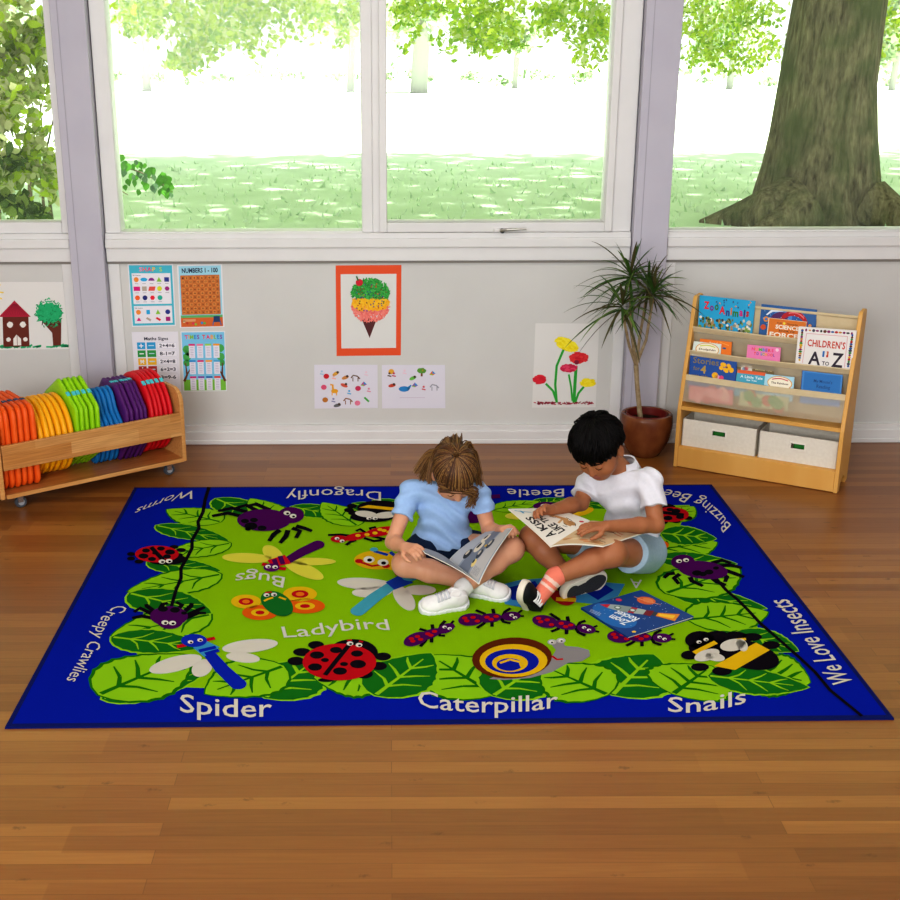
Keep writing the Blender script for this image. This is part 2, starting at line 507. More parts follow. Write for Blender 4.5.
# roots running out over the lawn
def root_(p, rad):
    mb.tube([fl(x, y, z) for x, y, z in p], rad, M_bark, n=10)
root_([(790, 205, .12), (762, 214, .05), (735, 219, -.04), (700, 224, -.12)], [.34, .26, .17, .05])
root_([(870, 205, .12), (893, 216, .02), (925, 226, -.10)], [.3, .22, .08])
root_([(800, 214, .05), (780, 226, -.06), (750, 236, -.14)], [.34, .22, .06])
mb.build('trunk', tree, smooth=True)
mb = MB()
for (a, b, c) in (((840, -250), (520, -330), 11.5), ((850, -240), (1000, -360), 13), ((840, -260), (700, -420), 18)):
    p, q = at(*a, YT), at(*b, c)
    mb.tube([p, p.lerp(q, .5)+Vector((0, 0, .4)), q+Vector((0, 0, .3))], [.3, .2, .09], M_bark, n=10)
for (px, py, Y) in ((170, 10, 13), (245, 10, 13), (500, 15, 14), (575, 5, 14), (745, 10, 17)):
    q = at(px, py, Y); p = q+Vector((.8, .5, 2.4))
    mb.tube([p, p.lerp(q, .6)+Vector((.2, 0, .2)), q], [.05, .025, .006], M_bark, n=6)
mb.build('branch', tree, smooth=True)
# crown: high canopy that shades the near lawn, and sprays hanging into view
n = 46000
cx_, cy_ = rng.uniform(-17, 19, n), rng.uniform(7, 23.6, n)+rng.normal(size=n)*.5
can = np.stack([cx_, cy_, 5.6+.9*np.sin(cx_*.8)*np.cos(cy_*.7)+rng.uniform(-.5, .9, n)], 1)
M_c1 = mat('canopy_leaf', '#d8e0c6', .6, .1, transl=.65); M_c2 = mat('canopy_leaf_pale', '#e2e7d8', .6, .1, transl=.65)
leaf_cloud(can, .5, 'foliage', [M_c1, M_c2], tree)
hang = []
def spray(px, py, Y, rx, ry, n):
    n = int(n*2.2)
    c = at(px, py, Y); k = Y/F_PX
    hang.append(blob((c.x, c.y, c.z), (rx*k*1.15, .8, ry*k*1.2), n, 16))
for s in ((150, 10, 12, 32, 22, 190), (200, 30, 12, 36, 26, 330), (185, 55, 12, 22, 13, 130), (250, 24, 13, 34, 24, 300), (285, 5, 13, 34, 16, 170), (225, 0, 13, 60, 16, 220),
          (330, 8, 15, 30, 16, 130), (480, 15, 13, 36, 24, 300), (492, 40, 13, 26, 18, 160), (430, 3, 14, 36, 12, 120), (560, 4, 14, 36, 10, 110), (590, 35, 13, 22, 26, 190), (605, 15, 13, 18, 20, 120),
          (690, 15, 15, 24, 20, 180), (740, 20, 16, 40, 30, 300), (700, 50, 16, 26, 20, 130), (760, 45, 17, 20, 22, 110), (895, 30, 15, 12, 30, 90)):
    spray(*s)
for s in ((128, 18, 13, 14, 18, 40), (320, 28, 14, 30, 20, 70), (345, 14, 14, 14, 24, 50), (410, 22, 14, 18, 22, 60), (455, 35, 14, 18, 18, 50), (530, 22, 14, 24, 22, 70), (558, 22, 14, 16, 14, 40), (720, 62, 16, 30, 14, 60)): spray(*s)
M_h1_ = mat('spray_leaf', '#c8dc4e', .5, .2, transl=.6); M_h2_ = mat('spray_leaf_green', '#9cc14a', .5, .2, transl=.55)
leaf_cloud(np.concatenate(hang), .075, 'foliage', [M_h1_, M_h2_, M_l3, M_h1_], tree)

# far trees and the hedge line at the end of the field, haze and glare put into their pale colours
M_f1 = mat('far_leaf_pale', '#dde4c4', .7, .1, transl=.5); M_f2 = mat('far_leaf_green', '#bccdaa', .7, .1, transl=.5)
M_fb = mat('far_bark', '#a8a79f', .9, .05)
far = [(145, 62, 62, 8, 34, 26, 'pale distant tree standing at the end of the field behind the left spray of leaves'),
       (350, 66, 60, 7, 60, 40, 'wide pale distant tree behind the window mullion'),
       (419, 72, 58, 16, 50, 42, 'distant tree with a thick grey trunk left of the middle of the right sash'),
       (638, 72, 60, 5, 26, 26, 'small distant tree seen beside the right post'),
       (730, 80, 62, 6, 44, 36, 'distant tree left of the massive trunk'),
       (893, 78, 60, 6, 24, 36, 'distant tree right of the massive trunk'),
       (515, 70, 64, 5, 26, 18, 'low round distant tree in the middle of the right sash'),
       (20, 66, 60, 6, 60, 40, 'distant tree seen through the far left window')]
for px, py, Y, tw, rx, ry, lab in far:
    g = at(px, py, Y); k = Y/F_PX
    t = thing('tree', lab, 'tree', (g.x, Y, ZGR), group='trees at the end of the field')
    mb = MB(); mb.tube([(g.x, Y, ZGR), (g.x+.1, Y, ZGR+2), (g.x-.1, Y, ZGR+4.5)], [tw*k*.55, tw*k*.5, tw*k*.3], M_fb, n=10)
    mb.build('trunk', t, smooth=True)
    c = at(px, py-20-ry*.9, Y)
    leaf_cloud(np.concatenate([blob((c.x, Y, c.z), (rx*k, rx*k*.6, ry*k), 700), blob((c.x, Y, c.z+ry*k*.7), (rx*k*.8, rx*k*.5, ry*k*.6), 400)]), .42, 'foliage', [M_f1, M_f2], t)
hd = []
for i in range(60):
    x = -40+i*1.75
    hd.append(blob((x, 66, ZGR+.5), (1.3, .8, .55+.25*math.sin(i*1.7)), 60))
o = leaf_cloud(np.concatenate(hd), .3, 'hedge', [M_f2, M_f2, mat('far_leaf_dark', '#7f9170', .8, .1)])  # some hedge leaves darker, mixed in at random
tag(o, 'low pale hedge along the far edge of the sunlit field', 'hedge')

# shrubs close to the left window and the spray in the corner of the next one
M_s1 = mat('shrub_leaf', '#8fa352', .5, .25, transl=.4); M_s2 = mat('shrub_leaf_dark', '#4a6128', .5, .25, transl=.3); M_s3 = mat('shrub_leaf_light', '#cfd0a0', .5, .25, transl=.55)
sh = thing('shrub', 'tall leafy shrub growing close outside the far left window', 'shrub', tuple(fl(20, 262, ZGR)))
mb = MB()
for k in range(9):
    p = fl(-10+k*9, 262, ZGR) + Vector((0, random.uniform(-.2, .4), 0))
    mb.tube([p, p+Vector((random.uniform(-.1, .1), .1, .8)), p+Vector((random.uniform(-.25, .25), .2, 1.7))], [.018, .013, .005], M_bark, n=6)
mb.build('stem', sh)
def pblob(px, py, Y, rx, ry, n, dz=.45):
    c = at(px, py, Y); k = Y/F_PX
    return blob(tuple(c), (rx*k, dz, ry*k), n)
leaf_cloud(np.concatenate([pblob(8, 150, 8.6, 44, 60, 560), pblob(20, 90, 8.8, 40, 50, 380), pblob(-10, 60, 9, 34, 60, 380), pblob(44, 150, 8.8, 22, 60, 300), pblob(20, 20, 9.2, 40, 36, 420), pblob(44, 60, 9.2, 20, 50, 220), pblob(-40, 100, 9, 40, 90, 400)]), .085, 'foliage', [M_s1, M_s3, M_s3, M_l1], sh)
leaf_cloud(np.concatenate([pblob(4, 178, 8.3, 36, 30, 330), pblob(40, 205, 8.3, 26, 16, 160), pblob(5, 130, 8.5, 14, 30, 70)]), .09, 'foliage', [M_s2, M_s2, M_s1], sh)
sp = thing('shrub', 'small climbing spray of round leaves at the bottom left corner of the middle window', 'shrub', tuple(fl(100, 290, ZGR)))
M_iv = mat('round_leaf', '#4c8a24', .4, .3, transl=.2); M_iv2 = mat('round_leaf_blue', '#5c7f58', .4, .3, transl=.2)
mb = MB()
b0 = fl(100, 290, ZGR)
tw = [b0, at(104, 200, 6.6), at(118, 165, 6.55), at(140, 172, 6.5), at(160, 182, 6.5), at(172, 192, 6.5)]
mb.tube(tw, [.008, .007, .005, .004, .003, .002], M_bark, n=6)
mb.tube([tw[1], at(112, 185, 6.5), at(128, 195, 6.5)], [.005, .004, .002], M_bark, n=6)
mb.build('stem', sp)
mb = MB()
for i in range(62):
    x = random.uniform(117, 172); y = 160 + (x-117)*.45 + random.uniform(-8, 24) * (1.25-(x-117)/70)
    c = at(x, y, 6.5+random.uniform(-.06, .06)); s = random.uniform(.014, .024)
    a = Vector((random.uniform(.6, 1), random.uniform(-.5, .5), random.uniform(-.4, .4))).normalized()
    d = Vector((random.uniform(-.3, .3), random.uniform(-.4, .4), -1)); d = (d-a*d.dot(a)).normalized()
    mb.poly([c-d*s, c-d*s*.55+a*s*.8, c+a*s*.85+d*s*.1, c+d*s*.65+a*s*.5, c+d*s*1.25, c+d*s*.65-a*s*.5, c-a*s*.85+d*s*.1, c-d*s*.55-a*s*.8], M_iv if random.random() < .8 else M_iv2)
mb.build('foliage', sp, fix=False)
# ------------------------------------------------------------------ wooden trolley with cushions
M_beech = None
def wood_material(name, c1, c2, axis_scale=(1.2, 18, 18), rough=.45):
    m = bpy.data.materials.new(name); m.use_nodes = True
    nt = m.node_tree; L = nt.links; b = nt.nodes['Principled BSDF']
    tc = nt.nodes.new('ShaderNodeTexCoord'); mp = nt.nodes.new('ShaderNodeMapping'); mp.inputs['Scale'].default_value = axis_scale
    L.new(tc.outputs['Object'], mp.inputs[0])
    n = nt.nodes.new('ShaderNodeTexNoise'); n.inputs['Scale'].default_value = 5; n.inputs['Detail'].default_value = 6
    L.new(mp.outputs[0], n.inputs['Vector'])
    r = nt.nodes.new('ShaderNodeValToRGB'); r.color_ramp.elements[0].position = .32; r.color_ramp.elements[1].position = .7
    r.color_ramp.elements[0].color = lin(c1); r.color_ramp.elements[1].color = lin(c2)
    L.new(n.outputs['Fac'], r.inputs[0]); L.new(r.outputs[0], b.inputs['Base Color'])
    b.inputs['Roughness'].default_value = rough; b.inputs['Specular IOR Level'].default_value = .35
    return m
def blocks_material(name, cols, bw, bh, rough=.4):
    """rubberwood glued from short blocks"""
    m = bpy.data.materials.new(name); m.use_nodes = True
    nt = m.node_tree; L = nt.links; b = nt.nodes['Principled BSDF']
    tc = nt.nodes.new('ShaderNodeTexCoord')
    mp0 = nt.nodes.new('ShaderNodeMapping'); mp0.inputs['Rotation'].default_value = (PI/2, 0, 0)
    L.new(tc.outputs['Object'], mp0.inputs[0])
    br = nt.nodes.new('ShaderNodeTexBrick'); br.inputs['Scale'].default_value = 1; br.inputs['Mortar Size'].default_value = .0002
    br.inputs['Brick Width'].default_value = bw; br.inputs['Row Height'].default_value = bh
    br.inputs['Color1'].default_value = lin(cols[0]); br.inputs['Color2'].default_value = lin(cols[1]); br.inputs['Mortar'].default_value = lin(cols[0])
    L.new(mp0.outputs[0], br.inputs['Vector'])
    mp = nt.nodes.new('ShaderNodeMapping'); mp.inputs['Scale'].default_value = (2, 60, 60)
    L.new(tc.outputs['Object'], mp.inputs[0])
    n = nt.nodes.new('ShaderNodeTexNoise'); n.inputs['Scale'].default_value = 4; n.inputs['Detail'].default_value = 5
    L.new(mp.outputs[0], n.inputs['Vector'])
    mx = nt.nodes.new('ShaderNodeMix'); mx.data_type = 'RGBA'; mx.blend_type = 'MULTIPLY'; mx.inputs[0].default_value = .8
    r = nt.nodes.new('ShaderNodeValToRGB'); r.color_ramp.elements[0].position = .3; r.color_ramp.elements[1].position = .65
    r.color_ramp.elements[0].color = (.62, .55, .48, 1); r.color_ramp.elements[1].color = (1, 1, 1, 1)
    L.new(n.outputs['Fac'], r.inputs[0]); L.new(br.outputs['Color'], mx.inputs[6]); L.new(r.outputs[0], mx.inputs[7])
    L.new(mx.outputs[2], b.inputs['Base Color']); b.inputs['Roughness'].default_value = rough
    return m
M_rub = blocks_material('rubberwood_blocks', ('#d9a468', '#c28547'), .31, .052)
M_rub2 = wood_material('rubberwood_panel', '#bf8549', '#d3a063')
M_shelfred = wood_material('trolley_shelf', '#a8642f', '#c2824a', rough=.3)
TA = Vector((-1.608, 4.748, 0))
TANG = math.atan2(.49, .668)
TR = Matrix.Translation(TA) @ Matrix.Rotation(TANG, 4, 'Z')
TL, TD = .842, .40
tro = thing('trolley', 'low wooden trolley on castors holding rows of coloured cushions by the left wall', 'trolley', tuple(TA))
tro.rotation_euler.z = TANG
def TP(a, b, z): return TR @ Vector((a, b, z))
def tbuild(mb, name, parent=tro, **k):
    """geometry given in trolley coordinates"""
    me_o = mb.build(name, None, **k)
    me_o.parent = parent
    return me_o
# end panels with rounded top corners
def endpanel(a0, a1):
    mb = MB()
    z0, z1, r = .065, .405, .07
    out = [(0, z0), (TD, z0)]
    for k in range(9): w_ = k*PI/16; out.append((TD-r+r*math.cos(w_), z1-r+r*math.sin(w_)))
    for k in range(9): w_ = PI/2+k*PI/16; out.append((r+r*math.cos(w_), z1-r+r*math.sin(w_)))
    mb.prism(out, a0, a1, M_rub2, lambda a, b, h: Vector((h, a, b)))
    return tbuild(mb, 'end_panel', bevel=.004)
endpanel(-.012, .008); endpanel(TL-.016, TL+.004)
mb = MB(); mb.box((TL/2, TD/2, .074), (TL-.024, TD-.004, .018), M_shelfred)
mb.box((TL/2, .004, .074), (TL-.026, .012, .018), M_rub2); tbuild(mb, 'shelf', bevel=.002)
for b in (.0, TD-.02):
    mb = MB(); mb.box((TL/2, b+.010, .242), (TL-.024, .018, .108), M_rub); tbuild(mb, 'rail', bevel=.003)
M_chrome = mat('chrome', '#c9cacc', .2, .5, metal=.95)
M_tyre = mat('castor_tyre_grey', '#4a4e55', .5, .3)
M_hub = mat('castor_hub', '#9a9da3', .4, .4)
for a in (.075, TL-.075):
    for b in (.05, TD-.05):
        mb = MB()
        mb.box((a, b, .0625), (.045, .045, .005), M_chrome)
        mb.tube([(a, b, .063), (a, b, .05)], .01, M_chrome)
        for s in (-1, 1): mb.box((a+.006, b+s*.0145, .042), (.022, .003, .03), M_chrome)
        c = tbuild(mb, 'castor')
        mb = MB()
        M = Matrix.Translation((a+.01, b, .0255)) @ Matrix.Rotation(PI/2, 4, 'X')
        mb.lathe([(0, -.0115), (.013, -.0115), (.014, -.010)], M_hub, M=M, n=24)
        mb.lathe([(.014, -.010), (.022, -.0105), (.0255, -.006), (.0255, .006), (.022, .0105), (.014, .010)], M_tyre, M=M, n=24)
        mb.lathe([(.014, .010), (.013, .0115), (0, .0115)], M_hub, M=M, n=24)
        o = mb.build('wheel', None, smooth=True); o.parent = c

# cushions: padded outlines, stood on edge
def rounded(pts, r, seg=6):
    """round the corners of a polygon"""
    out = []
    n = len(pts)
    for i in range(n):
        p, q, s = Vector(pts[i-1]), Vector(pts[i]), Vector(pts[(i+1) % n])
        u, v = (p-q).normalized(), (s-q).normalized()
        ang = u.angle(v); d = min(r/math.tan(ang/2), (p-q).length*.48, (s-q).length*.48)
        a, b = q+u*d, q+v*d
        for k in range(seg+1):
            t = k/seg
            out.append(tuple((a*(1-t)**2 + q*2*t*(1-t) + b*t*t)))
    return out
def regular(n, r, rot): return [(r*math.cos(rot+2*PI*k/n), r*math.sin(rot+2*PI*k/n)) for k in range(n)]
outlines = {
    'square': rounded([(-.165, -.18), (.165, -.18), (.165, .18), (-.165, .18)], .055),
    'circle': regular(44, .172, 0),
    'hexagon': rounded(regular(6, .205, PI/6+PI/6*0), .03),
    'flower': [((.147+.030*math.cos(6*w))*math.cos(w), (.147+.030*math.cos(6*w))*math.sin(w)) for w in [2*PI*k/72 for k in range(72)]],
    'octagon': rounded(regular(8, .192, PI/8), .025),
    'disc': regular(48, .187, 0)}
# flower turned so that a dip shows on the front upper side
outlines['flower'] = [((.162+.017*math.cos(5*w+3.05))*math.cos(w), (.162+.017*math.cos(5*w+3.05))*math.sin(w)) for w in [2*PI*k/80 for k in range(80)]]
def densify(out, d=.008):
    res = []
    for i, p in enumerate(out):
        q = out[(i+1) % len(out)]
        n = max(1, int(math.hypot(q[0]-p[0], q[1]-p[1])/d))
        res += [(p[0]+(q[0]-p[0])*k/n, p[1]+(q[1]-p[1])*k/n) for k in range(n)]
    return res
outlines = {k: densify(v) for k, v in outlines.items()}
def cushion_mesh(name, out, th, m):
    mb = MB()
    n = len(out)
    secs = [(.0, -.5), (.80, -.5), (.90, -.47), (.965, -.38), (.995, -.18), (1.0, 0), (.995, .18), (.965, .38), (.90, .47), (.80, .5), (0, .5)]
    vs, fs = [], []
    for sc, h in secs:
        for x, z in out: vs.append((h*th, x*sc, z*sc))
    for i in range(len(secs)-1):
        for k in range(n): fs.append([i*n+k, i*n+(k+1) % n, (i+1)*n+(k+1) % n, (i+1)*n+k])
    mb.mesh(vs, fs, m)
    # piping along the middle of the edge
    return mb
CUSH = [  # colour, hex, shape, count, start, pitch, label words
    ('orange', '#f0661f', '#e3560f', 'square', 6, .020, .0268),
    ('yellow', '#f7b311', '#eda406', 'circle', 6, .187, .0262),
    ('lime green', '#9bd50f', '#8ac707', 'hexagon', 5, .348, .0232),
    ('blue', '#1878bd', '#0f69ad', 'flower', 5, .466, .0222),
    ('purple', '#5b1f72', '#4f1763', 'octagon', 5, .580, .0222),
    ('red', '#dc1526', '#c90c1c', 'disc', 5, .698, .0232)]
M_tab = mat('cyan_tab', '#4fc3cf', .5, .2)
M_tabd = mat('navy_tab', '#31496b', .5, .2)
WORD = ['first', 'second', 'third', 'fourth', 'fifth', 'sixth']
SHN = {'square': 'square', 'circle': 'round', 'hexagon': 'hexagonal', 'flower': 'scalloped', 'octagon': 'octagonal', 'disc': 'round'}
for cname, h1, h2, shp, cnt, a0, pitch in CUSH:
    m = mat('cushion_'+cname.replace(' ', '_'), h1, .5, .35, noise=(9, h2, .3), bump=(55, .25))
    out = outlines[shp]
    zmin = min(p[1] for p in out); xmin = min(p[0] for p in out)
    base = None
    for k in range(cnt):
        pos = 'nearest the left end' if k == 0 else ('nearest the right end' if k == cnt-1 else WORD[k]+' from the left')
        lab = '%s %s cushion on the trolley, %s of the %s ones' % (cname, SHN[shp], pos, cname)
        b_off = .030 - xmin + random.uniform(0, .008)
        loc = TP(a0+pitch*(k+.5), b_off, .0835 - zmin)
        rot = TANG + random.uniform(-.012, .012)
        if base is None:
            root = thing('cushion', lab, 'cushion', tuple(loc), group=cname+' cushions on the trolley')
            root.rotation_euler = (0, random.uniform(-.01, .02), rot)
            o = cushion_mesh('cover', out, pitch*.97, m).build('cover', None, smooth='all')
            o.parent = root; kids = [o]
            if shp in ('square', 'hexagon', 'octagon', 'disc'):
                # woven tab on the upper front edge, facing up
                mb = MB()
                dx, dz = {'square': (-.30, .95), 'hexagon': (-.52, .85), 'octagon': (-.10, 1), 'disc': (-.55, .83)}[shp]
                best = max(out, key=lambda p: (p[0]*dx+p[1]*dz)/math.hypot(*p))
                i = out.index(best); q = out[(i+1) % len(out)]; p = out[i-1]
                t = (Vector(q)-Vector(p)).normalized(); nn = Vector((t.y, -t.x))
                if nn.dot(Vector(best)) < 0: nn = -nn
                hw = pitch*.33; ln = .012
                c0 = Vector(best)+nn*.0016
                for s in (0,):
                    A = [(-hw, c0-t*ln), (hw, c0-t*ln), (hw, c0+t*ln), (-hw, c0+t*ln)]
                    mb.prism([(-hw, -ln), (hw, -ln), (hw, ln), (-hw, ln)], -.004, .0, M_tabd if shp == 'square' else M_tab,
                             lambda a, b, h: Vector((a, (c0+t*b+nn*h).x, (c0+t*b+nn*h).y)))
                o2 = mb.build('tab', None); o2.parent = root; kids.append(o2)
            base = root
        else:
            root = base.copy(); COL.objects.link(root)
            root.location = loc; root.rotation_euler = (0, random.uniform(-.01, .02), rot)
            root['label'] = lab
            for ch in kids:
                c2 = ch.copy(); COL.objects.link(c2); c2.parent = root

# ------------------------------------------------------------------ sling bookcase
KA = Vector((1.31, 5.343, 0)); KANG = math.atan2(-.508, .861); KW, KH = .732, .78
KR = Matrix.Translation(KA) @ Matrix.Rotation(KANG, 4, 'Z')
ux = Vector((math.cos(KANG), math.sin(KANG), 0)); uy = Vector((-math.sin(KANG), math.cos(KANG), 0)); uz = Vector((0, 0, 1))
M_maple = wood_material('yellow_beech', '#d39b4c', '#dfae62', (1, 1, .12))
kc = thing('bookcase', 'yellow beech sling bookcase with cloth book pockets against the right wall', 'bookcase', tuple(KA))
kc.rotation_euler.z = KANG
def kb(mb, name, parent=kc, **k):
    o = mb.build(name, None, **k); o.parent = parent; return o
def front(z): return 0 if z < .27 else .115*(z-.27)/(KH-.27)
DEP = .215
def side(a0, a1):
    mb = MB()
    out = [(0, 0), (.045, 0)] + [(.105+.06*math.cos(w), .05*math.sin(w)) for w in [PI-k*PI/10 for k in range(11)]] + [(.172, 0), (DEP, 0), (DEP, KH-.01), (DEP-.012, KH)]
    out += [(front(KH)+.012, KH), (front(KH), KH-.012), (front(.32), .32), (.0015, .28), (0, .255)]
    mb.prism(out, a0, a1, M_maple, lambda a, b, h: Vector((h, a, b)))
    return kb(mb, 'side_panel', bevel=.003)
side(0, .018); side(KW-.018, KW)
iw = KW-.036
mb = MB(); mb.box((KW/2, .012, .05), (iw, .018, .095), M_maple); kb(mb, 'plinth', bevel=.002)
mb = MB(); mb.box((KW/2, DEP/2+.005, .092), (iw, DEP-.02, .014), M_maple); kb(mb, 'bottom_shelf', bevel=.001)
mb = MB(); mb.box((KW/2, DEP/2, .283), (iw, DEP-.006, .018), M_maple); kb(mb, 'shelf', bevel=.002)
mb = MB(); mb.box((KW/2, DEP-.008, .19), (iw, .008, .19), mat('bookcase_back', '#8d7a5f', .8, .1)); kb(mb, 'back_panel')
M_sling = bpy.data.materials.new('sling_cloth'); M_sling.use_nodes = True
nt = M_sling.node_tree; b = nt.nodes['Principled BSDF']
b.inputs['Base Color'].default_value = lin('#d9cdb6'); b.inputs['Roughness'].default_value = .8
t1 = nt.nodes.new('ShaderNodeBsdfTransparent'); mxs = nt.nodes.new('ShaderNodeMixShader'); mxs.inputs[0].default_value = .4
nt.links.new(t1.outputs[0], mxs.inputs[1]); nt.links.new(b.outputs[0], mxs.inputs[2])
nt.links.new(mxs.outputs[0], nt.nodes['Material Output'].inputs['Surface'])
M_canvas = mat('sling_canvas_hem', '#d6c5a4', .85, .1, noise=(30, '#cbb894', .3))
LIPS = [.645, .540, .432]          # top edge of each pocket
def slab(mb, z0, z1, lo, hi, m, sag=0):
    """cloth across the case between heights z0 and z1 following the sloping front, off metres behind it"""
    n, k = 20, 4
    vs = []
    for j in range(k+1):
        z = z0+(z1-z0)*j/k
        off = (lo*(1-j/k)+hi*j/k)
        for i in range(n+1):
            a = .018+iw*i/n
            s = 4*(i/n)*(1-i/n)
            vs.append((a, front(z)+off-sag*s*math.sin(PI*j/k), z - .006*s))
    fs = [[j*(n+1)+i, j*(n+1)+i+1, (j+1)*(n+1)+i+1, (j+1)*(n+1)+i] for j in range(k) for i in range(n)]
    mb.mesh(vs, fs, m)
for i, zl in enumerate(LIPS):
    zb = (LIPS+[.30])[i+1] if i < 2 else .315
    mb = MB()
    slab(mb, zb-.03 if i < 2 else zb, zl-.02, .002 if i == 2 else .098, .004 if i == 2 else .018, M_sling, .004)
    slab(mb, zl-.024, zl, .004 if i == 2 else .02, .003, M_canvas, .001)
    o = kb(mb, 'book_pocket', smooth='all')
    mb = MB(); mb.tube([(.018, front(zl)+.006, zl-.002), (KW/2, front(zl)+.006, zl-.0075), (KW-.018, front(zl)+.006, zl-.002)], .004, M_canvas, n=8)
    kb(mb, 'hem', parent=o, smooth=True)
mb = MB()   # cloth at the back, up to the top rail
n = 2
for z0, z1 in ((.30, .745),):
    mb.mesh([(.018, front(z0)+.13, z0), (KW-.018, front(z0)+.13, z0), (KW-.018, front(z1)+.06, z1), (.018, front(z1)+.06, z1)], [[0, 1, 2, 3]], M_canvas)
mb.tube([(.01, front(.745)+.06, .745), (KW-.01, front(.745)+.06, .745)], .007, M_canvas, n=10)
kb(mb, 'back_cloth')

# fabric bins on the bottom shelf
M_bin = mat('bin_canvas', '#e6e0d4', .9, .1, noise=(70, '#dad3c6', .3), bump=(160, .15))
M_binin = mat('bin_inside', '#8d8a85', .9, .1)
binw = .338
for k, (a, lab) in enumerate(((.022, 'off-white canvas storage bin on the bookcase shelf nearest the potted plant'), (.022+binw+.012, 'off-white canvas storage bin on the bookcase shelf beside the right side panel'))):
    root = thing('storage_bin', lab, 'bin', tuple(KR @ Vector((a, .03, .0995))), group='canvas bins in the bookcase')
    root.rotation_euler.z = KANG
    D_, H_ = .165, .128 - k*.004
    mb = MB()
    hx, hz, hw_, hh_ = binw*.5, H_*.62, .029, .011
    t = .004
    # front wall with a slot: four strips around it
    fb = lambda x0, x1, z0, z1: mb.box(((x0+x1)/2, t/2, (z0+z1)/2), (x1-x0, t, z1-z0), M_bin)
    fb(0, hx-hw_, 0, H_); fb(hx+hw_, binw, 0, H_); fb(hx-hw_, hx+hw_, 0, hz-hh_); fb(hx-hw_, hx+hw_, hz+hh_, H_)
    mb.box((binw/2, D_, H_/2), (binw, t, H_), M_bin)
    for x in (t/2, binw-t/2): mb.box((x, D_/2, H_/2), (t, D_, H_), M_bin)
    mb.box((binw/2, D_/2, .003), (binw-.006, D_-.006, .005), M_binin)
    o = mb.build('bin_body', None); o.parent = root
    mb = MB()   # slot rim
    z = hz
    for (x0, x1, z0, z1) in ((hx-hw_-.006, hx+hw_+.006, z+hh_, z+hh_+.006), (hx-hw_-.006, hx+hw_+.006, z-hh_-.006, z-hh_), (hx-hw_-.006, hx-hw_, z-hh_, z+hh_), (hx+hw_, hx+hw_+.006, z-hh_, z+hh_)):
        mb.box(((x0+x1)/2, -.001, (z0+z1)/2), (x1-x0, .003, z1-z0), mat('bin_slot_rim', '#e6e1d6', .7, .2))
    o = mb.build('handle', None); o.parent = root

# toys glimpsed through the slots
M_toyg = mat('toy_green', '#2f8a35', .5, .3); M_toyr = mat('toy_red', '#b8322b', .5, .3)
for a, m, lab, nm in ((.022+.16, M_toyg, 'green toy block glimpsed through the slot of the left canvas bin', 'toy_block'), (.022+.52, M_toyg, 'green toy block glimpsed through the slot of the right canvas bin', 'toy_block'), (.022+.548, M_toyr, 'small red toy block at the slot of the right canvas bin', 'toy_block')):
    mb = MB(); c = Vector((a, .085, .106+.036))
    mb.box(c, (.052 if m is M_toyg else .022, .05, .072), m, M=KR, bev=.004)
    o = mb.build(nm); tag(o, lab, 'toy', group='toys in the bins')

# ------------------------------------------------------------------ potted dracaena
M_pot = wood_material('terracotta_glaze', '#5f2f1a', '#86502e', (3, 3, 1.6), .25)
M_soilred = mat('pot_liner', '#6e1f1c', .5, .3); M_soil = mat('soil', '#3a2a20', .95, .05, noise=(60, '#241913', .3), bump=(80, .8))
pc = fl(645, 455.5); pc.y = 5.52; pc.x = at(645, 440, 5.52).x
pl = thing('potted_plant', 'spiky dracaena with thin branching stem in a round brown pot by the right post', 'plant', tuple(pc))
k = .122
mb = MB()
mb.lathe([(0, 0), (k*.50, 0), (k*.58, .006), (k*.76, .04), (k*.92, .085), (k*1.0, .135), (k*1.02, .165), (k*1.0, .190), (k*.985, .202), (k*.94, .207), (k*.84, .207), (k*.80, .200), (k*.79, .16), (0, .155)], M_pot, c=tuple(pc), n=56)
mb.build('pot', pl, smooth=True)
mb = MB()
mb.lathe([(k*.79, .175), (k*.79, .205), (k*.755, .208), (k*.745, .20), (k*.735, .165)], M_soilred, c=tuple(pc), n=48)
mb.lathe([(k*.735, .172), (k*.4, .180), (0, .182)], M_soil, c=tuple(pc), n=48)
mb.build('soil', pl, smooth=True)
M_stem = mat('dracaena_stem', '#b3a184', .8, .1, noise=(60, '#8a7557', .25), bump=(120, .4))
M_d1 = mat('dracaena_leaf', '#3b5a26', .45, .35, transl=.12); M_d2 = mat('dracaena_leaf_red', '#4e4a2c', .45, .35, transl=.1); M_d3 = mat('dracaena_leaf_light', '#64803c', .45, .35, transl=.2)
yb = pc.y
fork = at(636, 365, yb-.03)
mb = MB(); mb.tube([at(641, 424, yb), at(638.5, 400, yb-.01), at(637, 383, yb-.02), fork], [.013, .0115, .011, .012], M_stem, n=10)
mb.build('trunk', pl, smooth=True)
heads = [((631, 330), (630, 280), -.06), ((640, 335), (648, 290), .02), ((646, 340), (653, 298), -.10), ((629, 345), (622, 310), -.14)]
rl = random.Random(11)
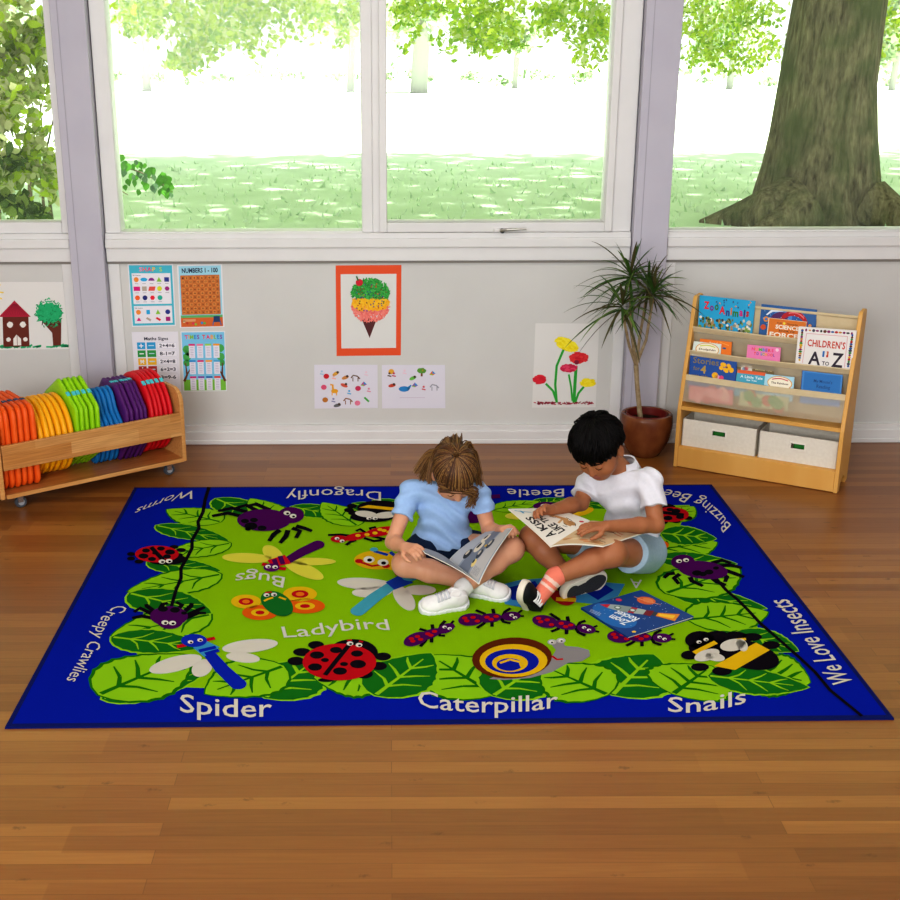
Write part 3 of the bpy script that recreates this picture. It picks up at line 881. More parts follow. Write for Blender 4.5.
for (m1, m2, dy) in heads:
    p1, p2 = at(*m1, yb-.03+dy*.5), at(*m2, yb-.03+dy)
    mb = MB(); mb.tube([fork, p1, p2], [.008, .0065, .006], M_stem, n=8); br = mb.build('branch', pl, smooth=True)
    mb = MB()
    nl = 40
    for i in range(nl):
        az = i*2.39996 + rl.uniform(-.3, .3); t = i/nl
        el = 1.35 - 1.75*(1-t)**.85 + rl.uniform(-.15, .15)
        if dy < -.12: el -= .1
        ln = rl.uniform(.19, .30)*(1.0 if t < .8 else .8)
        if math.cos(az) > .3: ln *= .84
        d = Vector((math.cos(az)*math.cos(el), math.sin(az)*math.cos(el)*.72, math.sin(el)))
        b0 = p2 + Vector((0, 0, .035*t))
        m = (M_d1, M_d2, M_d3)[rl.choice((0, 0, 1, 1, 2))]
        side_ = d.cross(Vector((0, 0, 1)));
        if side_.length < .1: side_ = Vector((1, 0, 0))
        side_.normalize(); side_ = (side_ + Vector((0, 0, rl.uniform(-.5, .5)))).normalized()
        pts = []
        for s in range(9):
            q = s/8
            drop = Vector((0, 0, -1))*ln*.42*q**2.2*max(.15, math.cos(el))
            pts.append(b0 + d*ln*q + drop)
        wd = rl.uniform(.0055, .0076)
        prof_ = [.55, .9, 1, 1, .95, .85, .68, .42, .05]
        vs = []
        for q, pw in zip(pts, prof_): vs += [q-side_*wd*pw, q+Vector((0, 0, -.0018*pw)), q+side_*wd*pw]
        for v in vs:
            v.y = min(v.y, WALL-.09)
        mb.mesh(vs, [[3*s, 3*s+1, 3*s+4, 3*s+3] for s in range(8)] + [[3*s+1, 3*s+2, 3*s+5, 3*s+4] for s in range(8)], m)
    o = mb.build('foliage', None, smooth='all', fix=False)
    o.parent = br
# ------------------------------------------------------------------ flat printed things: posters and books
def ink(h, rough=.55):
    return mat('print_'+h.lstrip('#'), h, rough, .25)
class Art:
    """draws in u (0..1 to the right) and v (0..1 downwards) on a surface f(u, v, height)"""
    def __init__(s, mb, f, aspect=1.0, step=.00025, base=.0004):
        s.mb, s.f, s.asp, s.step, s.h = mb, f, aspect, step, base
    def up(s): s.h += s.step
    def poly(s, pts, c):
        s.mb.poly([s.f(u, v, s.h) for u, v in pts], ink(c))
    def rect(s, u0, v0, u1, v1, c): s.poly([(u0, v0), (u1, v0), (u1, v1), (u0, v1)], c)
    def ell(s, u, v, ru, c, rv=None, rot=0, n=20, a0=0, a1=2*PI, jag=0):
        """ru in widths; rv in the same unit"""
        rv = rv or ru
        pts = []
        for k in range(n):
            w = a0+(a1-a0)*k/(n if a1-a0 > 6.2 else n-1)
            q = 1+(random.uniform(-jag, jag) if jag else 0)
            x, y = ru*q*math.cos(w), rv*q*math.sin(w)
            pts.append((u+x*math.cos(rot)-y*math.sin(rot), v+(x*math.sin(rot)+y*math.cos(rot))*s.asp))
        s.poly(pts, c)
    def line(s, pts, w, c):
        P = [Vector((u, v/s.asp)) for u, v in pts]
        L, R = [], []
        for i, p in enumerate(P):
            t = (P[min(i+1, len(P)-1)]-P[max(i-1, 0)]).normalized(); n = Vector((-t.y, t.x))
            ww = w[i] if hasattr(w, '__len__') else w
            L.append(p+n*ww/2); R.append(p-n*ww/2)
        for i in range(len(P)-1):
            s.poly([(q.x, q.y*s.asp) for q in (L[i], L[i+1], R[i+1], R[i])], c)
    def text(s, t, u0, v0, u1, v1, c, bold=.012, tilt=0, arc=0, rot=False):
        """t fills the box u0..u1, capitals from v1 (bottom) up to v0 (top)"""
        if rot:
            g = lambda a, b: s.f(u0+(u1-u0)*b, v1-(v1-v0)*a, s.h)
            g = lambda a, b: s.f(u0+(u1-u0)*(1-b), v0+(v1-v0)*a, s.h) if rot == 'down' else s.f(u0+(u1-u0)*b, v1+(v0-v1)*a, s.h)
        else:
            g = lambda a, b: s.f(u0+(u1-u0)*a, v1+(v0-v1)*b + tilt*(a-.5) - arc*4*a*(1-a), s.h)
        put_text(s.mb, t, ink(c), g, bold)
    def rainbow(s, t, u0, v0, u1, v1, cols, bold=.02, jump=0):
        ws = [.42 if ch == ' ' else text_mesh(ch, bold)[2]+.10 for ch in t]
        sc = (u1-u0)/sum(ws); x = u0; k = 0
        for i, ch in enumerate(t):
            if ch != ' ':
                dv = jump*(1 if i % 2 else -1)
                s.text(ch, x+.05*sc, v0+dv, x+(ws[i]-.05)*sc, v1+dv, cols[k % len(cols)], bold); k += 1
            x += ws[i]*sc
def bil(q, u, v):
    a, b, c, d = q            # TL TR BR BL
    return (a*(1-u)+b*u)*(1-v) + (d*(1-u)+c*u)*v

def poster(name, label, cat, quad, paper, draw, group=None, holder=None):
    q = [at(x, y, WALL-.0012) for x, y in quad]
    mb = MB()
    th = .0008
    f = lambda u, v, h: bil(q, u, v) - Vector((0, h, 0))
    pm = ink(paper, .6)
    top = [f(0, 0, 0), f(1, 0, 0), f(1, 1, 0), f(0, 1, 0)]
    bot = [p+Vector((0, th, 0)) for p in top]
    mb.mesh(top+bot, [[0, 1, 2, 3], [4, 5, 6, 7], [0, 1, 5, 4], [1, 2, 6, 5], [2, 3, 7, 6], [3, 0, 4, 7]], pm)
    asp = (q[1]-q[0]).length/(q[3]-q[0]).length
    draw(Art(mb, f, asp))
    o = mb.build(name, None, fix=False)
    return tag(o, label, cat, group)

RB = ['#e8457b', '#f2a02b', '#4cb848', '#2f8fd0', '#8d4fa8', '#e2483a']
def d_house(a0):
    class Shift:      # places the drawing on the sheet
        def __init__(s): s.__dict__['a'] = a0
        def __getattr__(s, k): return getattr(a0, k)
        def __setattr__(s, k, v): setattr(a0, k, v)
        def t(s, p): return (max(.003, (p[0]-.29)*1.18+.19), min(.99, (p[1]-.44)*1.05+.5))
        def poly(s, pts, c): a0.poly([s.t(p) for p in pts], c)
        def rect(s, u0, v0, u1, v1, c): s.poly([(u0, v0), (u1, v0), (u1, v1), (u0, v1)], c)
        def line(s, pts, w, c): a0.line([s.t(p) for p in pts], w, c)
        def ell(s, u, v, ru, c, rv=None, **k): a0.ell(*s.t((u, v)), ru*1.15, c, (rv or ru)*1.15, **k)
    a = Shift()
    g = '#27ad73'
    for _ in range(60):
        u = random.uniform(.0, .98); a.line([(u, .86+random.uniform(0, .03)), (u+.05, .845+random.uniform(0, .04))], .022, random.choice((g, '#36bb80', '#1e9c66')))
    a.up()
    a.rect(.29, .44, .56, .87, '#6a2b20'); a.up()
    a.poly([(.25, .45), (.42, .22), (.585, .45)], '#b01d3c'); a.up()
    for k in range(12): a.line([(.30+.022*k, .43), (.40+.004*k, .27)], .006, '#8d1530')
    for u, v in ((.365, .56), (.50, .56)): a.ell(u, v, .033, '#e9e4e0', jag=.1)
    for u, v in ((.345, .77), (.52, .77)): a.ell(u, v, .024, '#e9e4e0', jag=.1)
    a.poly([(.395, .855), (.395, .76), (.43, .70), (.475, .76), (.475, .855)], '#e9e4e0'); a.up()
    a.line([(.435, .71), (.435, .85)], .006, '#6a2b20')
    for p in ([(.26, .10), (.31, .11)], [(.245, .03), (.28, .0)], [(.255, .17), (.29, .20)]): a.line(p, .014, '#f0d21c')
    a.ell(.20, .10, .05, '#f3d81e', jag=.08)
    a.poly([(.70, .52), (.90, .50), (.885, .86), (.805, .86), (.80, .68)], '#6b3022'); a.up()
    a.ell(.775, .40, .135, '#23ad70', .115, jag=.08, n=40); a.up()
    for _ in range(150):
        w = random.uniform(0, 2*PI); r = random.uniform(0, 1)**.5
        u, v = .775+.145*r*math.cos(w), .40+.21*r*math.sin(w)
        a.ell(u, v, .016, random.choice(('#1da96c', '#2bb67b', '#158d58')), .006, rot=random.uniform(0, 3), n=7)
        a.h += .000002
    a.up()
    for k in range(5): a.line([(.71+.04*k, .50+.01*k), (.70+.045*k, .57)], .012, '#3a241c')
poster('drawing', "child's crayon drawing of a brown house and a green tree on the far left wall", 'drawing', [(-14, 282), (67, 282), (70, 349), (-12, 350)], '#e2e0de', d_house)

SH = ['#f0913a', '#29a9e0', '#8b2f8f', '#8dc63f', '#2b3990', '#d9117f', '#b5a79a', '#e2574c', '#d7df23', '#a1247f', '#f26522', '#2a2d7c', '#ed1c3a', '#1fae9a']
def d_shapes(a):
    a.rect(.025, .02, .975, .98, '#48b7cf'); a.up()
    a.rect(.075, .145, .93, .635, '#e9e6ef'); a.rect(.075, .665, .93, .945, '#e9e6ef'); a.up()
    a.rainbow('SHAPES', .24, .05, .76, .115, ['#f08bb0', '#ef5f5f', '#e8457b', '#f2c02b', '#57c7c0', '#b0d860'])
    a.text('2D Shapes', .095, .17, .27, .185, '#333344'); a.text('3D Shapes', .095, .69, .27, .705, '#333344')
    def shp(i, u, v):
        c = SH[i]
        if i in (0, 8, 9, 10, 11, 12, 13): a.ell(u, v, .055, c, n=6 if i in (9, 12) else 20)
        elif i == 1: a.ell(u, v, .078, c, .042)
        elif i == 2: a.ell(u, v+.02, .068, c, a0=PI, a1=2*PI)
        elif i == 3: a.poly([(u-.06, v+.035), (u, v-.04), (u+.06, v+.035)], c)
        elif i in (4, 6): a.rect(u-.052, v-.036, u+.052, v+.036, c)
        elif i == 5: a.rect(u-.072, v-.034, u+.072, v+.034, c)
        else: a.poly([(u-.085, v+.034), (u-.055, v-.034), (u+.085, v-.034), (u+.055, v+.034)], c)
        a.up(); a.rect(u-.04, v+.062, u+.04, v+.068, '#777788'); a.h -= a.step
    k = 0
    for r, n in ((0, 5), (1, 5), (2, 4)):
        for j in range(n): shp(k, .17+.168*j, .245+.145*r); k += 1
    for j, (c, t) in enumerate((('#f0913a', 0), ('#29a9e0', 1), ('#8dc63f', 2), ('#2b3990', 0))):
        u = .17+.22*j
        if t == 0: a.ell(u, .765, .055, c)
        elif t == 1: a.rect(u-.04, .73, u+.04, .80, c)
        else: a.poly([(u-.055, .80), (u, .725), (u+.055, .80)], c)
    for j, (c, t) in enumerate((('#d9117f', 2), ('#b5a79a', 3), ('#e22f3a', 3), ('#a8127a', 1))):
        u = .17+.22*j
        if t == 2: a.poly([(u-.055, .905), (u, .845), (u+.055, .905)], c)
        elif t == 1: a.rect(u-.05, .845, u+.05, .915, c)
        else: a.poly([(u-.06, .87), (u-.03, .845), (u+.06, .885), (u+.035, .915)], c)
def d_numbers(a):
    a.rect(.03, .02, .97, .985, '#9fd3e6'); a.up()
    a.text('NUMBERS 1 - 100', .10, .055, .90, .125, '#27324a', .03)
    a.rect(.03, .80, .97, .86, '#63b06a'); a.rect(.03, .84, .97, .985, '#d2682e'); a.up()
    a.rect(.06, .165, .93, .79, '#c26a2e'); a.up()
    for r in range(10):
        for c in range(10):
            u, v = .075+.085*c, .18+.0605*r
            a.rect(u, v, u+.078, v+.054, '#d98a45' if (r+c) % 2 else '#c97334')
    a.up()
    for r in range(10):
        for c in range(10):
            u, v = .075+.085*c, .18+.0605*r
            a.text(str(r*10+c+1), u+.018, v+.014, u+.06, v+.042, '#5b2c17', .02)
    for u, v, c in ((.1, .90, '#e6c7a0'), (.17, .925, '#c4452f'), (.30, .93, '#d8365c'), (.36, .945, '#8fb83a'), (.50, .925, '#2f8fd0'), (.56, .93, '#5fb04a')): a.ell(u, v, .028, c)
    a.rect(.08, .86, .36, .90, '#e0a070')
    a.line([(.74, .97), (.79, .83)], .02, '#2f6fa8'); a.line([(.93, .97), (.88, .83)], .02, '#2f6fa8'); a.up(); a.rect(.765, .82, .905, .915, '#27426e')
def d_maths(a):
    a.text('Maths Signs', .26, .085, .78, .135, '#2b2f48', .02)
    rows = [('#2a9fd6', '+', '2+4=6', .225), ('#2f9a4a', '-', '8-1=7', .355), ('#e9b52c', '\u00d7', '2\u00d74=8', .485), ('#b2332f', '\u00f7', '6\u00f72=3', .615), ('#6c3d91', '=', '3=9-6', .745)]
    for c, s_, t, v in rows:
        a.rect(.10, v-.055, .275, v+.055, c); a.rect(.31, v-.055, .50, v+.055, c); a.rect(.54, v-.05, .955, v+.05, '#cfcfe0'); a.up()
        a.rect(.545, v-.045, .95, v+.045, '#ebe9f2')
        a.rect(.345, v-.01, .465, v+.006, '#bcd8e8'); a.up()
        a.line([(.14, v), (.235, v)], .022, '#f2f2f6')
        if s_ in '+': a.line([(.1875, v-.035), (.1875, v+.035)], .022, '#f2f2f6')
        if s_ == '\u00d7':
            a.line([(.15, v-.03), (.225, v+.03)], .02, '#f2f2f6'); a.line([(.15, v+.03), (.225, v-.03)], .02, '#f2f2f6')
        if s_ == '\u00f7': a.ell(.1875, v-.03, .014, '#f2f2f6'); a.ell(.1875, v+.03, .014, '#f2f2f6')
        if s_ == '=': a.line([(.14, v+.022), (.235, v+.022)], .02, '#f2f2f6')
        a.text(t, .58, v-.028, .91, v+.028, '#2b2f48', .025)
        a.h -= 2*a.step
def d_times(a):
    a.rect(.02, .015, .98, .985, '#7cc4e8'); a.up()
    a.rect(.02, .80, .98, .985, '#7cc043')
    for u, v, r in ((.13, .30, .10), (.12, .42, .09), (.11, .52, .08), (.88, .28, .09), (.88, .42, .09), (.89, .52, .08), (.16, .34, .09)): a.ell(u, v, r, random.choice(('#3f9e4d', '#4cab57')), jag=.05)
    a.up()
    for s in (0, 1):
        x = lambda u: 1-u if s else u
        a.line([(x(.03), .83), (x(.10), .72), (x(.08), .52)], [.06, .045, .02], '#6b3b26'); a.line([(x(.10), .72), (x(.20), .60)], .03, '#6b3b26')
    a.rainbow('TIMES TABLES', .08, .06, .94, .125, ['#e8457b', '#f2a02b', '#8dc63f', '#2f8fd0', '#8d4fa8', '#ef5f5f'], .03)
    a.up()
    tc = ['#d8367e', '#ef7fa0', '#9bd45c', '#f2a02b', '#2f8fd0', '#d8367e', '#f2a02b', '#4fa8d8', '#d8367e', '#8d4fa8', '#2f6fb8', '#e2483a']
    for r in range(3):
        for c in range(4):
            u, v = .17+.185*c, .205+.27*r
            a.rect(u, v+.02, u+.135, v+.235, '#e6e2f0'); a.up()
            a.rect(u-.005, v, u+.14, v+.032, tc[r*4+c])
            for k in range(6): a.line([(u+.03, v+.06+.028*k), (u+.105, v+.06+.028*k)], .010, '#a9a6c2')
            a.h -= a.step
poster('poster', 'turquoise shapes poster, top left of the four charts beside the left post', 'poster', [(127.5, 264), (173, 264), (176, 326), (132, 327)], '#e6e5ea', d_shapes, 'school charts by the left post')
poster('poster', 'number square poster in orange and pale blue, top right of the four charts', 'poster', [(177, 265), (222, 264), (224.5, 327), (180, 328)], '#e6e5ea', d_numbers, 'school charts by the left post')
poster('poster', 'white maths signs poster partly hidden behind the red cushions', 'poster', [(131.5, 332), (178, 331.5), (181, 392), (136, 393)], '#e3e1ea', d_maths, 'school charts by the left post')
poster('poster', 'times tables poster with trees and blue sky, bottom right of the four charts', 'poster', [(180.5, 331.5), (225, 331), (227, 391), (183.5, 391.5)], '#e6e5ea', d_times, 'school charts by the left post')

def d_ice(a):
    a.rect(.075, .095, .925, .915, '#dcdbd9'); a.up()
    a.poly([(.39, .585), (.63, .585), (.515, .80)], '#5c2b2e'); a.up()
    def scoop(cx, cy, ru, rv, cols, n, lo, hi):
        for _ in range(n):
            w = random.uniform(0, 2*PI); r = random.uniform(0, 1)**.5
            u, v = cx+ru*r*math.cos(w), cy+rv*r*math.sin(w)
            if not lo <= v <= hi: continue
            a.ell(u, v, .032, random.choice(cols), .010, rot=random.uniform(0, 3.1), n=6); a.h += .000002
    a.ell(.53, .45, .275, '#ea756c', .125); a.up(); a.ell(.53, .41, .275, '#f5b71c', .055); a.rect(.27, .36, .79, .45, '#f5b71c'); a.up(); a.ell(.53, .335, .275, '#2f9a3c', .145, a0=PI, a1=2*PI); a.up()
    scoop(.53, .45, .285, .17, ['#ef7f76', '#f28d84', '#e86f68'], 700, .44, .64)
    scoop(.53, .41, .285, .09, ['#f7b91c', '#f9c62e', '#f2a91a'], 480, .33, .49)
    scoop(.53, .30, .285, .155, ['#3aa845', '#2e9a3b', '#4cb554', '#24853a'], 800, .12, .36)
    a.up()
    for _ in range(70):
        u, v = .53+random.uniform(-.24, .24), random.uniform(.2, .50)
        a.ell(u, v, .011, random.choice(('#7a3a2a', '#2f3d8a', '#c23a2a', '#255f2c')), n=6)
    a.ell(.36, .185, .055, '#cf1f34'); a.up(); a.line([(.345, .165), (.315, .115)], .022, '#2f6b2c')
poster('drawing', 'ice cream cone picture with three scoops framed by an orange border under the middle window', 'picture', [(335.6, 265.5), (401.4, 265), (400.8, 355.3), (336.6, 356)], '#e4572e', d_ice)
def d_sheet(items):
    def d(a):
        for it in items:
            u, v, kind, c = it
            if kind == 'o': a.ell(u, v, .045, c, .042)
            elif kind == 'b': a.ell(u, v, .06, c, .028, rot=random.uniform(-.6, .6)); a.up(); a.ell(u+.03, v-.03, .02, '#4a3a30'); a.h -= a.step
            elif kind == 'l': a.line([(u-.04, v-.05), (u+.03, v+.05)], .03, c)
            elif kind == 'g':
                a.line([(u-.04, v-.11), (u, v-.10), (u+.005, v+.02)], .03, c); a.ell(u+.03, v+.04, .055, c, .035)
                for k in (-.01, .06): a.line([(u+k, v+.05), (u+k, v+.14)], .016, c)
            elif kind == 't': a.rect(u-.015, v, u+.015, v+.11, '#7a4a2c'); a.up(); a.ell(u, v-.02, .07, c, .045, jag=.1); a.ell(u+.02, v-.03, .02, '#e0a030'); a.h -= a.step
            elif kind == 'w': a.ell(u, v, .085, c, .045); a.line([(u+.06, v), (u+.11, v-.09)], [.05, .02], c)
            elif kind == 'k': a.poly([(u-.05, v+.02), (u, v-.07), (u+.05, v), (u, v+.04)], c); a.up(); a.poly([(u, v-.07), (u+.05, v), (u, v)], '#2f8fd0'); a.poly([(u-.05, v+.02), (u, v+.04), (u, v)], '#8dc63f'); a.h -= a.step
            elif kind == 's': a.line([(u-.03, v), (u+.03, v+.02)], .02, c); a.ell(u, v-.05, .018, c)
            elif kind == 'c': a.line([(u-.07, v+.01), (u-.035, v-.05), (u+.03, v-.03), (u+.07, v+.03)], .02, c); a.line([(u-.04, v), (u-.04, v+.09)], .014, c); a.line([(u+.04, v), (u+.04, v+.09)], .014, c)
        a.up()
    return d
i1 = [(.12, .20, 's', '#9fc3dd'), (.19, .26, 'o', '#c8202f'), (.34, .20, 'b', '#d8a23a'), (.31, .30, 's', '#f0a8a0'), (.49, .29, 'b', '#c98a50'), (.65, .29, 'c', '#6a4a38'), (.82, .22, 's', '#e5c8d8'),
      (.15, .51, 'o', '#d8567a'), (.29, .56, 'g', '#e9a524'), (.47, .47, 'b', '#cf5a48'), (.55, .65, 's', '#5aa8d8'), (.69, .54, 'o', '#c2305a'), (.78, .45, 'k', '#b83a8a'), (.86, .60, 's', '#d88aa0'),
      (.17, .80, 'o', '#b8742f'), (.30, .83, 's', '#8a8ab0'), (.36, .93, 'b', '#6a6a70'), (.53, .82, 'c', '#8a5a3c'), (.68, .88, 'o', '#e07a98'), (.83, .80, 'l', '#4fa84a')]
i2 = [(.15, .15, 'o', '#e3a93a'), (.12, .24, 's', '#5a3a30'), (.19, .24, 's', '#c2305a'), (.36, .18, 's', '#e8c8d8'), (.49, .30, 'b', '#6ab84a'), (.63, .15, 't', '#5f9a3a'), (.80, .20, 'k', '#e0703a'),
      (.16, .47, 'b', '#c2452f'), (.35, .55, 'w', '#2f86c8'), (.52, .47, 'k', '#8d4fa8'), (.66, .55, 's', '#d05a60'), (.83, .50, 'c', '#9a9aa8')]
def d_sheet2(a):
    d_sheet(i2)(a); a.line([(.28, .75), (.68, .75)], .008, '#c9bccf')
poster('picture_sheet', 'white sheet of tiny animal and fruit pictures with a giraffe, pinned below the ice cream', 'poster', [(314.2, 364.8), (377.5, 364.8), (377.8, 408), (314.5, 408.6)], '#dcd9e6', d_sheet(i1), 'picture sheets under the ice cream')
poster('picture_sheet', 'white sheet of tiny pictures with a blue whale and tree, right of the giraffe sheet', 'poster', [(381.8, 365), (445, 365), (445.4, 408.2), (382, 408.4)], '#dcd9e6', d_sheet2, 'picture sheets under the ice cream')
def d_flowers(a):
    for _ in range(70):
        u = random.uniform(.0, .96); a.line([(u, .945+random.uniform(-.015, .02)), (u+.035, .945+random.uniform(-.02, .02))], .016, random.choice(('#a31f3c', '#8d1832', '#b8304c')))
    g = '#2fa53a'
    a.up()
    a.line([(.385, .94), (.35, .72), (.36, .50), (.46, .30)], .038, g); a.line([(.38, .92), (.32, .80), (.20, .71)], .036, g)
    a.line([(.655, .94), (.66, .70), (.665, .50)], .05, g); a.line([(.63, .92), (.60, .75), (.555, .60)], .03, g); a.line([(.68, .93), (.72, .83), (.80, .75)], .036, g)
    a.up()
    def pet(u, v, ru, rv, rot, cols, n):
        for _ in range(n):
            w = random.uniform(0, 2*PI); r = random.uniform(0, 1)**.5
            x, y = ru*r*math.cos(w), rv*r*math.sin(w)
            a.ell(u+x*math.cos(rot)-y*math.sin(rot), v+(x*math.sin(rot)+y*math.cos(rot))*a.asp, .032, random.choice(cols), .018, rot=rot+random.uniform(-.5, .5), n=8); a.h += .000003
    pet(.50, .245, .185, .085, .42, ['#f2de1f', '#ecd512', '#f6e53c'], 200)
    pet(.70, .40, .13, .085, .0, ['#d92a34', '#e03a3c', '#c81f2e'], 170)
    pet(.55, .525, .12, .055, .0, ['#d8305a', '#e04468', '#c8244c'], 110)
    pet(.10, .66, .085, .065, .0, ['#d92a3c', '#cf1f34'], 90)
    pet(.86, .70, .105, .06, .0, ['#f2de1f', '#ecd512', '#f6e53c'], 110)
    a.up(); a.ell(.67, .455, .04, '#8a1f3a', n=9)
poster('drawing', "child's painting of red and yellow flowers on white paper left of the potted plant", 'drawing', [(535.5, 323.4), (599.3, 323.6), (595.6, 407.2), (532, 407.6)], '#dedcda', d_flowers)

# ------------------------------------------------------------------ books in the pockets
M_pages = mat('book_pages', '#e9e3d6', .8, .1)
def tier(off):
    lo, hi = off if isinstance(off, tuple) else (off, off)
    p0 = KR @ Vector((0, front(.5)+lo, .5)); p1 = KR @ Vector((0, front(.7)+hi, .7))
    sl = (p1-p0).normalized(); n = ux.cross(sl).normalized()
    return p0, sl, n
def book(label, quad, off, cover, draw, ext=1.0, th=.009, spine=None, group='picture books in the bookcase'):
    """quad: TL TR BR BL of what shows of the cover; ext: cover height as a multiple of what shows"""
    p0, sl, n = tier(off)
    q = [onplane(x, y, p0, n) for x, y in quad]
    nf = n if n.y < 0 else -n
    e = (q[3]-q[0])*(ext-1); e2 = (q[2]-q[1])*(ext-1)
    full = [q[0], q[1], q[2]+e2, q[3]+e]
    root = thing('book', label, 'book', tuple((full[2]+full[3])/2), group=group)
    cm = ink(cover, .35); sm = ink(spine or cover, .35)
    f = lambda u, v, h: bil(q, u, v) + nf*h
    g = lambda u, v, h: bil(full, u, v) + nf*h
    mb = MB()
    def board(h0, h1, m, u0=0, u1=1):
        vs = [g(u0, 0, h0), g(u1, 0, h0), g(u1, 1, h0), g(u0, 1, h0), g(u0, 0, h1), g(u1, 0, h1), g(u1, 1, h1), g(u0, 1, h1)]
        mb.mesh(vs, [[0, 1, 2, 3], [4, 5, 6, 7], [0, 1, 5, 4], [1, 2, 6, 5], [2, 3, 7, 6], [3, 0, 4, 7]], m)
    board(-.0015, 0, cm); board(-th, -th+.0015, cm); board(-th, 0, sm, -.012, 0.0)
    asp = (q[1]-q[0]).length/(q[3]-q[0]).length
    draw(Art(mb, f, asp))
    mb.build('cover', root, fix=False)
    mb = MB()
    vs = [g(u, v, h) for h in (-.0017, -th+.0017) for u, v in ((.0, .012), (.985, .012), (.985, .99), (.0, .99))]
    mb.mesh(vs, [[0, 1, 2, 3], [4, 5, 6, 7], [0, 1, 5, 4], [1, 2, 6, 5], [2, 3, 7, 6], [3, 0, 4, 7]], M_pages)
    mb.build('page_block', root)
    return root
Z9 = lambda x, y: (660+x/4.0909, 280+y/4.0909)
def Q(*p): return [Z9(*a) for a in p]
def d_zoo(a):
    for k in range(90):
        u, v = random.uniform(.01, .98), random.uniform(.66, .99)
        a.ell(u, v, random.uniform(.015, .035), random.choice(('#6b7a3a', '#c9c2ae', '#47562a', '#8d8b7c', '#b08a5a', '#e2ddd0', '#3c3f38', '#7f9a4a')), random.uniform(.02, .04), n=9); a.h += .000003
    a.up()
    a.rainbow('Zoo', .07, .20, .36, .42, ['#d8262f', '#7a2f8a', '#2f7a3a'], .04, .02)
    a.rainbow('Animals', .36, .30, .92, .53, ['#d0222f', '#2f3d8a', '#e07a1f', '#2f7a3a', '#c2267a', '#2a2f7c', '#b8232c'], .04, .02)
    for k in range(16): a.ell(random.uniform(.3, .97), random.uniform(.05, .28), .018, random.choice(('#2f6fa8', '#e08a3a', '#235a8a', '#3a3a50')), .012, rot=random.uniform(0, 3), n=7)
def d_planet(a):
    a.ell(.40, .36, .24, '#2a5fa8', .18); a.up()
    a.ell(.40, .35, .17, '#4a86c8', .15); a.up()
    a.ell(.34, .42, .17, '#5b2a62', .12, rot=-.4); a.up()
    pts = [(.60+.24*math.cos(w), .62-.42*math.sin(w)) for w in [.2+2.6*k/16 for k in range(17)]]
    a.line(pts, [.05+.05*math.sin(PI*k/16) for k in range(17)], '#b3202c'); a.up()
    a.line([(u, v-.02) for u, v in pts[3:12]], .022, '#e2767a')
    a.line([(.10, .34), (.20, .18), (.40, .15)], [.02, .05, .03], '#d9e2ee')
    a.ell(.10, .48, .05, '#e0902a'); a.ell(.88, .72, .06, '#c2392a'); a.ell(.9, .55, .03, '#e6a04a'); a.ell(.06, .75, .05, '#c9532a'); a.up(); a.ell(.10, .48, .025, '#3a7ac0')
    for k in range(26): a.ell(random.uniform(.03, .97), random.uniform(.03, .95), .008, '#9cc4e8', n=6)
def d_force(a):
    a.rect(.01, .02, .99, .99, '#d6772a'); a.up()
    a.text('THE', .22, .20, .36, .28, '#3c2a1e'); a.text('Simple', .50, .20, .78, .28, '#3c2a1e')
    a.text('SCIENCE', .20, .34, .82, .56, '#f0e8da', .03); a.text('BOOK OF', .30, .62, .72, .72, '#3c2a1e', .015); a.text('FORCES', .06, .78, .94, 1.04, '#f0e8da', .03)
    a.ell(.42, .23, .04, '#e9d34a', n=5)
def d_az(a):
    for s in range(44):
        t = s/44
        if t < .3: u, v = .06+.88*t/.3, .07
        elif t < .65: u, v = .94, .07+.9*(t-.3)/.35
        else: u, v = .06, .07+.9*(t-.65)/.35
        a.ell(u, v, random.uniform(.018, .034), random.choice(('#b8322b', '#2f5a9a', '#3a3a3a', '#3f8a3f', '#c98a3a', '#6a3a2a', '#8a2f6a', '#4a4a58', '#d8b02f')), random.uniform(.015, .03), n=9)
        a.h += .000004
    a.line([(.14, .16), (.86, .16)], .008, '#d88a9a'); a.line([(.14, .16), (.12, .98)], .008, '#d88a9a'); a.line([(.86, .16), (.88, .98)], .008, '#d88a9a')
    a.up()
    a.rainbow("CHILDREN'S", .17, .32, .85, .50, ['#c8372b', '#c8372b', '#d0502b', '#c8372b'], .02)
    a.text('A', .22, .64, .44, .99, '#3a3340', .02); a.text('TO', .47, .88, .60, .98, '#3a3340', .02); a.text('Z', .64, .62, .84, .99, '#3a3340', .02)
    a.line([(.48, .60), (.48, .76)], .035, '#2f6fb8'); a.line([(.55, .60), (.55, .76)], .035, '#c8372b')
    a.up(); a.line([(.54, .62), (.54, .70)], .015, '#e9c9a0')
def d_orange(a): a.line([(.62, .10), (.92, .30)], .03, '#f5a04a'); a.ell(.78, .55, .06, '#2f5a8a', .03); a.text('Read', .30, .15, .55, .32, '#f7d9b0')
def d_label(c1, c2, txt):
    def d(a):
        a.rect(.0, .0, 1, 1, c1); a.up()
        a.ell(.52, .70, .43, '#d89a3a', .245); a.up(); a.ell(.52, .70, .40, '#f2ead6', .22); a.up()
        a.line([(.24+.07*k, .42-.14*math.sin(PI*k/8)) for k in range(9)], .035, c2); a.up()
        a.text(txt, .22, .62, .82, .80, '#5a3a2a', .02)
    return d
def d_pink(a):
    a.rainbow('NUMBERS', .12, .18, .80, .40, RB, .04); a.rainbow('TO SCHOOL', .20, .52, .84, .72, RB[::-1], .04); a.ell(.90, .2, .05, '#f4c8dc')
